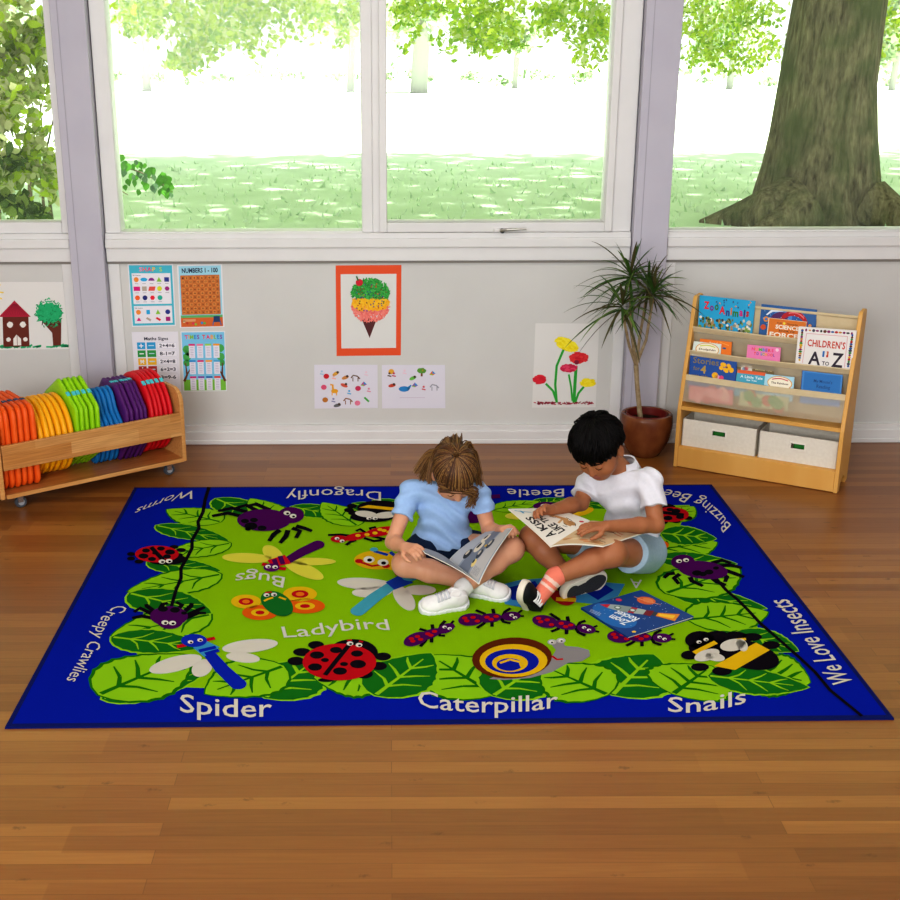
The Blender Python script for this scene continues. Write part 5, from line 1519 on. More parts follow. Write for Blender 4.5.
# ------------------------------------------------------------------ people: smooth solids blended into one skin
class Solid:
    """signed-distance solid sampled on a grid; pieces of a group melt together, groups only touch"""
    def __init__(s, cell=.003, uk=0): s.cell = cell; s.pr = []; s.uk = uk
    def cap(s, a, b, ra, rb, k=.012, g=0):
        s.pr.append(('c', np.array(a, float), np.array(b, float), ra, rb, k, g)); return s
    def chain(s, pts, rad, k=.012, g=0):
        for i in range(len(pts)-1): s.cap(pts[i], pts[i+1], rad[i], rad[i+1], k, g)
        return s
    def ell(s, c, r, M=None, k=.012, g=0, sub=False):
        """M: 3x3 rotation, columns are the ellipsoid's axes"""
        s.pr.append(('s' if sub else 'e', np.array(c, float), np.array(r, float), np.eye(3) if M is None else np.array(M, float), None, k, g)); return s
    def cut(s, p, n, g=None):
        """keep what lies against the normal n (of one group only, or of everything)"""
        s.pr.append(('p', np.array(p, float), np.array(Vector(n).normalized(), float), None, None, 0, g)); return s
    def field(s, wrinkle=None):
        lo, hi = np.full(3, 9.), np.full(3, -9.)
        for p in s.pr:
            if p[0] == 'c':
                r = max(p[3], p[4])
                lo = np.minimum(lo, np.minimum(p[1], p[2])-r); hi = np.maximum(hi, np.maximum(p[1], p[2])+r)
            elif p[0] == 'e':
                r = p[2].max(); lo = np.minimum(lo, p[1]-r); hi = np.maximum(hi, p[1]+r)
        lo -= .02; hi += .02
        h = s.cell
        n = np.ceil((hi-lo)/h).astype(int)+1
        ax = [lo[i]+h*np.arange(n[i]) for i in range(3)]
        groups = {}
        BIG = .05
        for p in s.pr:
            if p[0] == 'p': continue
            g = p[6]
            if g not in groups: groups[g] = np.full(n, BIG, np.float32)
            F = groups[g]
            if p[0] == 'c':
                r = max(p[3], p[4])+.03; a, b = np.minimum(p[1], p[2])-r, np.maximum(p[1], p[2])+r
            else:
                r = p[2].max()+.03; a, b = p[1]-r, p[1]+r
            i0 = np.clip(np.floor((a-lo)/h).astype(int), 0, n-1); i1 = np.clip(np.ceil((b-lo)/h).astype(int)+1, 1, n)
            sl = tuple(slice(i0[i], i1[i]) for i in range(3))
            X = np.stack(np.meshgrid(*[ax[i][sl[i]] for i in range(3)], indexing='ij'), -1).astype(np.float32)
            if p[0] == 'c':
                d = p[2]-p[1]; L = (d*d).sum()
                t = np.clip(((X-p[1].astype(np.float32))@d.astype(np.float32))/max(L, 1e-9), 0, 1)
                D = np.linalg.norm(X-p[1].astype(np.float32)-t[..., None]*d.astype(np.float32), axis=-1) - (p[3]+(p[4]-p[3])*t)
            else:
                Y = (X-p[1].astype(np.float32))@p[3].astype(np.float32)
                k0 = np.linalg.norm(Y/p[2].astype(np.float32), axis=-1); k1 = np.linalg.norm(Y/(p[2]**2).astype(np.float32), axis=-1)
                D = k0*(k0-1)/np.maximum(k1, 1e-6)
                D = np.where(k0 < 1e-4, -p[2].min(), D)
            A = F[sl]; k = p[5]
            if p[0] == 's':
                D = -D; hh = np.clip(.5-.5*(A-D)/k, 0, 1); F[sl] = A*(1-hh)+D*hh + k*hh*(1-hh)
            else:
                hh = np.clip(.5+.5*(A-D)/k, 0, 1); F[sl] = A*(1-hh)+D*hh - k*hh*(1-hh)
        F = None
        for gi, G in groups.items():
            for p in s.pr:
                if p[0] == 'p' and p[6] == gi and gi is not None:
                    G = np.maximum(G, sum((ax[i].astype(np.float32)-np.float32(p[1][i])).reshape([-1 if j == i else 1 for j in range(3)])*np.float32(p[2][i]) for i in range(3)))
            if F is None: F = G
            elif s.uk:
                hh = np.clip(.5+.5*(F-G)/s.uk, 0, 1); F = F*(1-hh)+G*hh - s.uk*hh*(1-hh)
            else: F = np.minimum(F, G)
        if wrinkle is not None or any(p[0] == 'p' for p in s.pr):
            X = np.stack(np.meshgrid(*ax, indexing='ij'), -1).astype(np.float32)
            if wrinkle is not None: F = F + wrinkle(X).astype(np.float32)
            for p in s.pr:
                if p[0] == 'p' and p[6] is None:
                    D = (X-p[1].astype(np.float32))@p[2].astype(np.float32)
                    F = np.maximum(F, D)
        return F, lo, h
    def mesh(s, name, mats, parent=None, wrinkle=None, smooth_iter=2, paint=None, offset=0.0):
        F, lo, h = s.field(wrinkle)
        F = F - offset
        V, Q = surface_nets(F, lo, h)
        me = bpy.data.meshes.new(name)
        me.vertices.add(len(V)); me.vertices.foreach_set('co', V.ravel())
        me.loops.add(len(Q)*4); me.loops.foreach_set('vertex_index', Q.ravel().astype(np.int32))
        me.polygons.add(len(Q)); me.polygons.foreach_set('loop_start', np.arange(0, len(Q)*4, 4, dtype=np.int32))
        for m in mats: me.materials.append(m)
        me.polygons.foreach_set('use_smooth', np.ones(len(Q), bool))
        if paint is not None:
            C = V[Q].mean(1)
            me.polygons.foreach_set('material_index', paint(C).astype(np.int32))
        me.update(calc_edges=True); me.validate()
        o = bpy.data.objects.new(name, me); COL.objects.link(o)
        if smooth_iter:
            md = o.modifiers.new('smooth', 'SMOOTH'); md.factor = .5; md.iterations = smooth_iter
        if parent is not None:
            o.parent = parent; o.matrix_parent_inverse = Matrix.Translation(-Vector(parent.location))
        return o
def surface_nets(F, lo, h):
    S = F < 0
    n = np.array(F.shape)
    cs = np.zeros(n-1, np.int8)
    offs = [(i, j, k) for i in (0, 1) for j in (0, 1) for k in (0, 1)]
    for i, j, k in offs: cs += S[i:n[0]-1+i, j:n[1]-1+j, k:n[2]-1+k]
    act = (cs > 0) & (cs < 8)
    idx = np.argwhere(act)
    val = np.stack([F[idx[:, 0]+i, idx[:, 1]+j, idx[:, 2]+k] for i, j, k in offs], 1)
    P = np.zeros((len(idx), 3)); cnt = np.zeros(len(idx))
    O = np.array(offs, float)
    for a in range(8):
        for b in range(a+1, 8):
            if np.abs(O[a]-O[b]).sum() != 1: continue
            m = (val[:, a] < 0) != (val[:, b] < 0)
            t = val[m, a]/(val[m, a]-val[m, b])
            P[m] += O[a]+(O[b]-O[a])*t[:, None]; cnt[m] += 1
    V = lo + h*(idx+P/cnt[:, None])
    ids = np.full(n-1, -1, np.int64); ids[tuple(idx.T)] = np.arange(len(idx))
    quads = []
    for ax in range(3):
        u, v = (ax+1) % 3, (ax+2) % 3
        a = [slice(None)]*3; b = [slice(None)]*3
        a[ax] = slice(0, -1); b[ax] = slice(1, None)
        E = S[tuple(a)] != S[tuple(b)]
        e = np.argwhere(E)
        e = e[(e[:, u] > 0) & (e[:, v] > 0) & (e[:, u] < n[u]-1) & (e[:, v] < n[v]-1)]
        ins = S[tuple(e.T)]
        def cell(du, dv):
            c = e.copy(); c[:, u] -= du; c[:, v] -= dv; return ids[tuple(c.T)]
        q = np.stack([cell(1, 1), cell(0, 1), cell(0, 0), cell(1, 0)], 1)
        q[~ins] = q[~ins][:, ::-1]
        quads.append(q)
    Q = np.concatenate(quads)
    return V, Q[(Q >= 0).all(1)]

def basis(fwd, up):
    """columns: right, forward, up"""
    f = Vector(fwd).normalized(); r = f.cross(Vector(up)).normalized(); u = r.cross(f)
    return Matrix((r, f, u)).transposed()
def head(S, c, fwd, up, s=1.0, g=0):
    B = basis(fwd, up); Bn = np.array(B); c = Vector(c)
    W = lambda x, y, z: c + B @ (Vector((x, y, z))*s)
    def e(p, r, k=.012, sub=False, R_=None): S.ell(W(*p), np.array(r)*s, Bn if R_ is None else Bn@R_, k, g, sub)
    e((0, -.010, .030), (.073, .088, .074), .02)
    e((0, .022, -.022), (.060, .060, .070), .03)
    e((0, .050, -.066), (.030, .028, .022), .025)
    for x in (-1, 1):
        e((x*.034, .050, -.030), (.026, .024, .026), .02)           # cheek
        e((x*.028, .084, .002), (.017, .010, .011), .010, True)      # eye socket
        e((x*.028, .068, .002), (.0135, .0135, .0125), .004)         # lid over the eye
        e((x*.074, -.006, -.010), (.008, .018, .027), .006)          # ear
        e((x*.081, -.001, -.008), (.004, .009, .016), .004, True)
        e((x*.008, .083, -.025), (.006, .006, .005), .006)           # nostril wing
    S.cap(W(0, .078, .004), W(0, .090, -.021), .007*s, .0095*s, .010, g)
    e((0, .073, -.046), (.021, .010, .0045), .005); e((0, .072, -.054), (.018, .010, .0050), .005)
    return W, B
def hand(S, wrist, d, pn, curl=.5, s=1.0, g=0, thumb_side=1, spread=.25):
    """palm from the wrist along d; pn points out of the palm side; fingers curl towards pn"""
    d = Vector(d).normalized(); pn = (Vector(pn)-d*Vector(pn).dot(d)).normalized(); sd = d.cross(pn)*thumb_side
    w = Vector(wrist)
    L = .052*s
    for o in (-.018, -.006, .006, .018):
        S.cap(w+d*.006*s+sd*o*.7*s, w+d*L+sd*o*s, .0105*s, .0088*s, .010, g)
    tips = []
    for o, ln, r in ((.0205, .046, .0070), (.0070, .052, .0073), (-.0070, .048, .0070), (-.0200, .038, .0062)):
        p = w+d*L+sd*o*s
        a = d+sd*(o/.02)*spread*.35; a.normalize()
        pts, rad = [p], [r*s*1.08]
        ang = curl*.55
        for k, q in enumerate((.44, .31, .25)):
            ax = a*math.cos(ang)+pn*math.sin(ang)
            p = p+ax*ln*q*s; pts.append(p); rad.append(r*s*(1, .93, .80)[k]); ang += curl*.85
        S.chain(pts, rad, .0035, g); tips.append(pts[-1])
    t0 = w+d*.016*s+sd*.016*s
    t1 = t0+(d*.5+sd*.75+pn*.35).normalized()*.024*s
    t2 = t1+(d*.85+sd*.25+pn*(.3+.4*curl)).normalized()*.021*s
    t3 = t2+(d*.9-sd*.1+pn*(.3+.5*curl)).normalized()*.016*s
    S.chain([t0, t1, t2, t3], [.0105*s, .0085*s, .0075*s, .0062*s], .005, g)
    return tips
def shoe(name, heel, toe, up, parent, m_up, m_sole, m_lace, s=1.0, grooves=False, shin=None, m_tread=None):
    """low trainer: thick sole, upper with an open collar, tongue and laces; heel and toe lie on the sole's underside"""
    heel, toe = Vector(heel), Vector(toe); f = (toe-heel).normalized(); L = (toe-heel).length
    B = basis(f, up); Bn = np.array(B); u = B.col[2]; r = B.col[0]
    P = lambda a, b, h: heel + f*(L*a) + r*b*s + u*h*s
    S = Solid(.0027)
    S.ell(P(.20, 0, .034), (.029*s, L*.21, .034*s), Bn, .015); S.ell(P(.45, 0, .030), (.030*s, L*.30, .030*s), Bn, .02)
    S.ell(P(.72, 0, .024), (.0345*s, L*.26, .0225*s), Bn, .015); S.cap(P(.34, 0, .045), P(.30, 0, .060), .022*s, .020*s, .02)
    S.cut(P(.1, 0, .058), u - f*.25); S.cut(P(0, 0, .016), -u)
    S.ell(P(.27, 0, .070), (.017*s, L*.15, .02*s), Bn, .006, 0, True)
    up_o = S.mesh(name, [m_up], parent)
    S = Solid(.0027)
    for a, w in ((.17, .0305), (.40, .028), (.62, .0335), (.80, .0325)): S.ell(P(a, 0, .012), (w*s*1.08, L*.185, .05*s), Bn, .02)
    S.cap(P(.17, 0, .012), P(.80, 0, .012), .029*s, .029*s, .02)
    S.cut(P(0, 0, .0225), u); S.cut(P(0, 0, .0), -u)
    gv = None
    if grooves:
        fn = np.array(f, np.float32)
        gv = lambda X: .0014*np.sin((X@fn)*330)
    o = S.mesh('sole', [m_sole], up_o, gv, 1); o.matrix_parent_inverse = Matrix.Identity(4)
    if m_tread:
        mb = MB()
        for (a0, a1, w) in ((.03, .34, .024), (.40, .98, .028)):
            c = (a0+a1)/2
            pts = [P(c+(a1-a0)/2*math.sin(t), w*math.cos(t), -.0012) for t in [2*PI*k/28 for k in range(28)]]
            n = len(pts)
            mb.mesh(pts+[p+u*.004 for p in pts], [list(range(n))]+[[i, (i+1) % n, n+(i+1) % n, n+i] for i in range(n)], m_tread)
        mb.mesh([P(.28, -.018, -.001), P(.46, -.020, -.001), P(.46, .020, -.001), P(.28, .018, -.001)], [[0, 1, 2, 3]], m_tread)
        o = mb.build('tread', None); o.parent = up_o
    mb = MB()
    def top(a, b):
        return P(a, b, .0690 - .060*max(a-.40, 0) - (b/.03)**2*.014)
    for k in range(4):
        a = .42+.068*k
        mb.tube([top(a, -.019), top(a+.008, -.008), top(a+.020, .008), top(a+.030, .019)], .0027*s, m_lace, n=6)
        mb.tube([top(a+.030, -.019), top(a+.020, -.008), top(a+.008, .008), top(a, .019)], .0027*s, m_lace, n=6)
    o = mb.build('lace', None, smooth='all'); o.parent = up_o
    return up_o, P
def strands(mb, roots, m, rad=.0013, n=4):
    for pts in roots:
        k = len(pts)
        mb.tube(pts, [rad*(1-.55*(i/(k-1))**2) for i in range(k)], m, n=n, cap=False)
def child(o, parent):
    o.parent = parent; o.matrix_parent_inverse = Matrix.Translation(-Vector(parent.location)); return o
rp = random.Random(3)
def wr(amp, fx, seed, dirv=(0, 0, 1)):
    """cloth folds"""
    d = np.array(Vector(dirv).normalized(), np.float32)
    def f(X):
        t = X@d
        return amp*(np.sin(t*fx + 3.1*np.sin(X[..., 0]*21+seed) + 2.3*np.sin(X[..., 1]*25+seed*2))*.6 + .4*np.sin(X[..., 0]*55+X[..., 2]*38+seed)*np.sin(X[..., 1]*47))
    return f

M_skin = mat('skin_fair', '#cf9a7d', .5, .3, noise=(30, '#c68d70', .3), sss=.12)
M_lip = mat('lips_pink', '#b86a5e', .45, .35)
M_skin2 = mat('skin_tan', '#a66c4a', .5, .3, noise=(30, '#9c6242', .3), sss=.1)
M_lip2 = mat('lips_brown', '#96584a', .45, .35)
M_white = mat('shoe_white', '#e4e2e0', .6, .25, noise=(60, '#d6d4d4', .3)); M_sock = mat('sock_white', '#e6e4e2', .9, .05, bump=(300, .4))

def face_marks(W, girl, brow):
    md = mat('lashes', '#2a1a12', .7, .1)
    for x in (-1, 1):
        mb = MB(); mb.tube([W(x*.017, .0785, -.001), W(x*.028, .0815, -.0055), W(x*.039, .076, -.002)], .0013, md, n=5)
        child(mb.build('eyelash', None), girl)
        mb = MB(); mb.tube([W(x*.014, .0805, .016), W(x*.028, .079, .0205), W(x*.043, .070, .017)], [.0018, .0026, .0012], brow, n=5)
        child(mb.build('eyebrow', None), girl)
def spline(ctrl, k=4):
    pts = []
    for a in range(len(ctrl)-1):
        c0, c1, c2, c3 = ctrl[max(a-1, 0)], ctrl[a], ctrl[a+1], ctrl[min(a+2, len(ctrl)-1)]
        for s_ in range(k):
            t = s_/k
            pts.append(.5*((2*c1)+(c2-c0)*t+(2*c0-5*c1+4*c2-c3)*t*t+(3*c1-c0-3*c2+c3)*t**3))
    return pts+[ctrl[-1]]

# =================================================================== the girl
def build_girl():
    pel = at(449, 553, 4.24); pel.z = .078
    girl = thing('person', 'girl with ponytail in pale blue T-shirt and denim shorts sitting cross-legged reading a magazine', 'person', (pel.x, pel.y, RUG_H))
    neck = at(449, 487, 4.14); chest = at(444, 508, 4.17); belly = at(443, 535, 4.21)
    shR, shL = at(411, 491, 4.16), at(479, 493, 4.14)
    elR, elL = at(392.5, 542, 4.06), at(489, 531, 4.12)
    wrR, wrL = at(404, 547, 3.97), at(500, 530, 4.03)
    hipR, hipL = at(428, 556, 4.20), at(470, 556, 4.18)
    hipR.z = hipL.z = .082
    knR, knL = at(405, 564, 4.03), at(511, 549, 4.00)
    anL = at(463, 588, 3.87); anR = at(476, 584, 3.99)
    S = Solid(.003)
    B = basis((0, -1, .0), (0, .12, 1)); Bn = np.array(B)
    S.ell(pel, (.094, .072, .068), Bn, .03); S.ell(belly, (.083, .064, .075), Bn, .03); S.ell(chest, (.090, .064, .082), Bn, .03)
    S.cap(shR+Vector((.02, 0, 0)), shL-Vector((.02, 0, 0)), .036, .036, .03)
    hd = at(454.5, 474, 4.06)
    fwd, up = Vector((.16, -.62, -.76)), Vector((.05, -.75, .66))
    S.cap(neck+Vector((0, .02, -.01)), hd+Vector((-.005, .05, -.02)), .032, .030, .02)
    W, HB = head(S, hd, fwd, up, .98)
    for i, (a, b, c) in enumerate(((shR, elR, wrR), (shL, elL, wrL))):
        S.cap(a, b, .032, .0255, .015, 1+i); S.cap(b, b.lerp(c, .35), .0255, .026, .012, 1+i); S.cap(b.lerp(c, .35), c, .026, .0175, .012, 1+i)
    hand(S, wrR, at(424, 551, 3.885)-wrR, Vector((.25, .2, -.9)), .62, .98, 1, thumb_side=-1)
    hand(S, wrL, at(513, 525.5, 3.935)-wrL, Vector((.35, -.5, -.75)), .95, .98, 2, thumb_side=1)
    for i, (h_, k_, a_) in enumerate(((hipR, knR, anR), (hipL, knL, anL))):
        S.cap(h_, k_, .056, .043, .02, 3+i); S.ell(k_, (.043, .043, .043), None, .02, 3+i)
        m = k_.lerp(a_, .35)
        S.cap(k_, m, .040, .041, .02, 3+i); S.cap(m, a_, .041, .025, .015, 3+i); S.cap(a_, a_+Vector((-.04, -.02, -.012)) if i else a_+Vector((.04, -.01, -.01)), .025, .022, .01, 3+i)
    mouth = np.array(W(0, .083, -.050))
    S.mesh('body', [M_skin, M_lip], girl, paint=lambda C: (np.linalg.norm((C-mouth)*np.array([.6, 1, 1]), axis=1) < .012))
    M_den = mat('denim', '#18243d', .85, .1, noise=(120, '#243350', .3), bump=(300, .4))
    S = Solid(.0033, .02)
    S.ell(pel, (.106, .084, .080), Bn, .03); S.ell(belly-Vector((0, 0, .03)), (.100, .082, .07), Bn, .03)
    for i, (h_, k_) in enumerate(((hipR, knR), (hipL, knL))): S.cap(h_, h_.lerp(k_, .85), .070, .058, .02, 1+i); S.cut(h_.lerp(k_, .60), k_-h_, 1+i)
    S.cut(belly+Vector((0, 0, .02)), (0, -.1, 1)); S.cut((0, 0, RUG_H+.001), (0, 0, -1))
    S.mesh('shorts', [M_den], girl, wr(.0022, 60, 1, (1, .3, .4)))
    M_tee = mat('tshirt_pale_blue', '#9fbde6', .9, .05, noise=(90, '#96b4de', .3), bump=(320, .25))
    S = Solid(.003, .016)
    S.ell(belly+Vector((0, 0, .005)), (.100, .080, .095), Bn, .05); S.ell(belly+Vector((0, 0, -.03)), (.110, .090, .07), Bn, .05); S.ell(chest, (.097, .070, .090), Bn, .05)
    S.cap(shR+Vector((.015, 0, 0)), shL-Vector((.015, 0, 0)), .042, .042, .03)
    S.cut(belly+Vector((0, 0, -.014)), (0, .12, -1), 0)
    for i, (a, b) in enumerate(((shR, elR), (shL, elL))):
        S.cap(a, a.lerp(b, .8), .041, .040, .018, 1+i); S.cut(a.lerp(b, .50), b-a, 1+i)
    S.ell(neck+Vector((0, -.04, .013)), (.048, .062, .036), None, .004, 0, True)
    S.mesh('tshirt', [M_tee], girl, wr(.0055, 120, 2, (.3, .2, 1)))
    # hair: cap, strands swept up to the tie, loose ponytail
    M_h1 = mat('hair_brown', '#51331d', .5, .35, noise=(50, '#65422a', .3)); M_h2 = mat('hair_light_brown', '#805a33', .5, .35, noise=(60, '#94703f', .3)); M_h3 = mat('hair_dark_brown', '#3d2616', .5, .35)
    S = Solid(.003); sc = .98
    for p, r in (((0, -.010, .034), (.078, .092, .079)), ((0, -.050, -.02), (.062, .045, .06))):
        S.ell(W(*p), np.array(r)*sc, np.array(HB), .02)
    S.cut(W(0, .066, .035), HB @ Vector((0, 1, -.55)))
    hair = S.mesh('hair', [M_h1], girl, lambda X: .0012*np.sin(X[..., 0]*420+7*np.sin(X[..., 2]*30)))
    tie = W(.0, -.028, .112)
    mb = MB()
    cen = W(0, -.01, .032)
    def surf(az, el): return W(math.sin(az)*math.cos(el)*.080, -.010+math.cos(az)*math.cos(el)*.094, .032+math.sin(el)*.081)
    for i in range(700):
        az = rp.uniform(-PI, PI)
        e0 = rp.uniform(-.25, .35) if abs(az) > .9 else rp.uniform(.12, .5)
        if abs(az) > 2.2: e0 = rp.uniform(-.7, .3)
        p0 = surf(az, e0); pts = []
        lift = rp.uniform(.99, 1.02)
        for s_ in range(9):
            t = s_/8
            p = p0.lerp(tie, t); v = p-cen
            rr = (p0-cen).length*(1-t)+(tie-cen).length*t
            v = v.normalized()*max(v.length, rr*.985)*lift*(1+.02*math.sin(PI*t))
            pts.append(cen+v)
        strands(mb, [pts], (M_h1, M_h1, M_h2, M_h3)[rp.randrange(4)], .0019)
    hs = mb.build('strand', None, smooth='all', fix=False); hs.parent = hair
    mb = MB()
    def fall(mid, end, n, sp, mats, r=.0018):
        for i in range(n):
            j = lambda a: Vector((rp.gauss(0, a), rp.gauss(0, a), rp.gauss(0, a)))
            k = j(sp*.8)
            p0 = tie+j(.004); p1 = mid+k*.8; p2 = end+k*1.1+j(sp*.3)
            q1 = p0.lerp(p1, .45)+Vector((0, 0, .004))+k*.3
            strands(mb, [spline([p0, q1, p1, p1.lerp(p2, .55)+(p1-tie).normalized()*.006+j(sp*.15), p2], 3)], mats[rp.randrange(len(mats))], r)
    lt = [M_h1, M_h2, M_h2, M_h1]
    fall(at(441, 446, 4.12), at(423, 478, 4.14), 170, .009, lt)
    fall(at(431, 453, 4.12), at(417, 472, 4.13), 120, .008, lt)
    fall(at(436, 451, 4.09), at(429, 482, 4.08), 90, .005, lt)
    fall(at(468, 444, 4.12), at(478, 474, 4.14), 110, .008, lt)
    fall(at(473, 452, 4.12), at(480, 492, 4.12), 70, .007, lt)
    fall(at(455, 440, 4.15), at(450, 470, 4.22), 120, .016, lt)
    fall(at(446, 440, 4.13), at(436, 462, 4.18), 90, .010, lt)
    po = mb.build('ponytail', None, smooth='all', fix=False); po.parent = hair
    mb = MB()
    for i in range(80):
        a = W(.066+rp.uniform(-.008, .010), .050+rp.uniform(-.03, .02), .04+rp.uniform(-.02, .02))
        b = at(474+rp.uniform(-6, 5), 492+rp.uniform(-4, 6), 4.02+rp.uniform(-.02, .02))
        c = at(470+rp.uniform(-5, 6), 506+rp.uniform(-4, 3), 4.02+rp.uniform(-.02, .02))
        m_ = a.lerp(b, .5)+Vector((.012, -.006, .004))
        strands(mb, [spline([a, m_, b, c], 3)], lt[rp.randrange(4)], .0017)
    lk = mb.build('lock', None, smooth='all', fix=False); lk.parent = hair
    mb = MB()
    mb.tube([tie+(HB @ Vector((math.cos(w)*.012, math.sin(w)*.012, -.004))) for w in [2*PI*k/20 for k in range(21)]], .0052, mat('hair_tie_black', '#15151a', .7, .2), n=8)
    t_ = mb.build('hair_tie', None, smooth='all'); t_.parent = hair
    face_marks(W, girl, mat('brow_brown', '#6b4a2c', .7, .1))
    for an, kn, hl, to, upv in ((anL, knL, at(463, 597, 3.845), at(419, 607, 3.80), Vector((.25, -.35, 1))), (anR, knR, at(472, 594, 3.95), at(510, 597, 3.90), Vector((-.1, -.35, .9)))):
        hl.z = RUG_H+.006; to.z = RUG_H+.002
        so = Solid(.003); d = (kn-an).normalized(); f = (to-hl).normalized()
        so.cap(an+d*.06, an, .031, .029, .01); so.cap(an, hl+f*.045+upv.normalized()*.038, .029, .026, .015); so.cut(an+d*.022, d)
        so.mesh('sock', [M_sock], girl)
        shoe('shoe', hl-f*.012, to, upv, girl, M_white, mat('shoe_sole_white', '#d9d9dc', .6, .2), mat('lace_grey', '#c2c2c8', .8, .1), 1.06, True)
    return girl
girl = build_girl()
# the magazine in her hands
M_gloss = mat('magazine_paper', '#c9cfd2', .25, .5)
def leafset(root, nm, quad, bulge, nrm, th, m_page, m_back, art):
    """a bent stack of pages between four corners: quad = spine far, outer far, outer near, spine near; drawing uses u from the spine outwards, v from far to near"""
    N, NV = 28, 6
    q = [Vector(p) for p in quad]; nn = Vector(nrm).normalized()
    def f(u, v, h): return bil(q, u, v) + nn*(bulge*math.sin(PI*min(max(u, 0), 1))**.8*(1-.5*u) + h)
    mb = MB()
    top = [f(i/N, j/NV, 0) for i in range(N+1) for j in range(NV+1)]; bot = [f(i/N, j/NV, -th) for i in range(N+1) for j in range(NV+1)]
    r_ = NV+1; k = r_*(N+1)
    mb.mesh(top, [[r_*i+j, r_*(i+1)+j, r_*(i+1)+j+1, r_*i+j+1] for i in range(N) for j in range(NV)], m_page)
    mb.mesh(bot, [[r_*i+j, r_*i+j+1, r_*(i+1)+j+1, r_*(i+1)+j] for i in range(N) for j in range(NV)], m_back)
    rim = [r_*i for i in range(N+1)] + [r_*N+j for j in range(1, NV+1)] + [r_*i+NV for i in range(N-1, -1, -1)] + [j for j in range(NV-1, 0, -1)]
    mb.mesh([top[i] for i in rim]+[bot[i] for i in rim], [[i, (i+1) % len(rim), len(rim)+(i+1) % len(rim), len(rim)+i] for i in range(len(rim))], M_pages)
    if art:
        t = MB()
        art(Art(t, lambda u, v, h: Vector((u, v, h)), (q[1]-q[0]).length/(q[3]-q[0]).length, .0002, .0009))
        bm = bmesh.new()
        vv = [bm.verts.new(p) for p in t.v]
        for fa, mi in zip(t.f, t.m):
            try: nf = bm.faces.new([vv[i] for i in fa])
            except ValueError: continue
            nf.material_index = mi
        bmesh.ops.triangulate(bm, faces=bm.faces[:])
        for _ in range(7):
            eds = [e for e in bm.edges if abs(e.verts[0].co.x-e.verts[1].co.x) > .034 or abs(e.verts[0].co.y-e.verts[1].co.y) > .15]
            if not eds: break
            bmesh.ops.subdivide_edges(bm, edges=eds, cuts=1)
            bmesh.ops.triangulate(bm, faces=bm.faces[:])
        bm.verts.index_update()
        pos = [f(p.co.x, p.co.y, p.co.z) for p in bm.verts]
        for fa in bm.faces: mb.mesh([pos[p.index] for p in fa.verts], [list(range(len(fa.verts)))], t.mats[fa.material_index])
        bm.free()
    o = mb.build(nm, None, fix=False)
    return child(o, root)
mg = thing('magazine', 'open magazine with a grey-blue picture page held over the girl\'s crossed legs', 'magazine', tuple(at(479, 583, 3.80)))
N_, F_, R1, R2 = at(479, 584, 3.79), at(449, 560, 3.97), at(512.5, 528, 3.93), at(489, 530, 4.09)
L1, L2 = at(425, 553, 3.86), at(420, 547, 3.98)
def d_cars(a):
    def strip(u0, v0, u1, v1, c): a.rect(u0, v0, u1, v1, c)
    strip(.02, .02, .98, .98, '#8e96a3'); a.up()
    strip(.02, .02, .98, .30, '#a9adb5'); strip(.02, .34, .98, .62, '#6f7786'); strip(.02, .66, .98, .96, '#b3b0ae'); a.up()
    for u, v, w_, c in ((.30, .30, .12, '#2c3038'), (.52, .42, .14, '#cfc7b4'), (.74, .34, .12, '#d8cdb8'), (.40, .60, .10, '#3a3f4a'), (.64, .66, .11, '#39404c'), (.22, .62, .08, '#d9c27a')):
        a.ell(u, v, w_, c, w_*.6); a.up(); a.ell(u+.02, v-.03, w_*.5, '#20242c' if c[1] in 'cd' else '#c4bba8', w_*.25); a.h -= a.step
    a.up(); a.ell(.58, .58, .03, '#c9a43a')
    for k in range(8): a.line([(.06, .70+.025*k), (.20, .70+.025*k)], .006, '#6a6f78')
nr = (R1-N_).cross(F_-N_); nr = nr if nr.z > 0 else -nr
leafset(mg, 'right_page', (F_, R2, R1, N_), .014, nr, .0022, mat('magazine_paper', '#c9cfd2', .25, .5), mat('magazine_cover', '#4a2c34', .3, .4), d_cars)
nl = (L1-N_).cross(F_-N_); nl = nl if nl.z > 0 else -nl
leafset(mg, 'left_page', (F_, L2, L1, N_), .010, nl, .0022, M_gloss, mat('magazine_cover', '#4a2c34', .3, .4), lambda a: (a.rect(.05, .06, .95, .94, '#9aa0aa')))

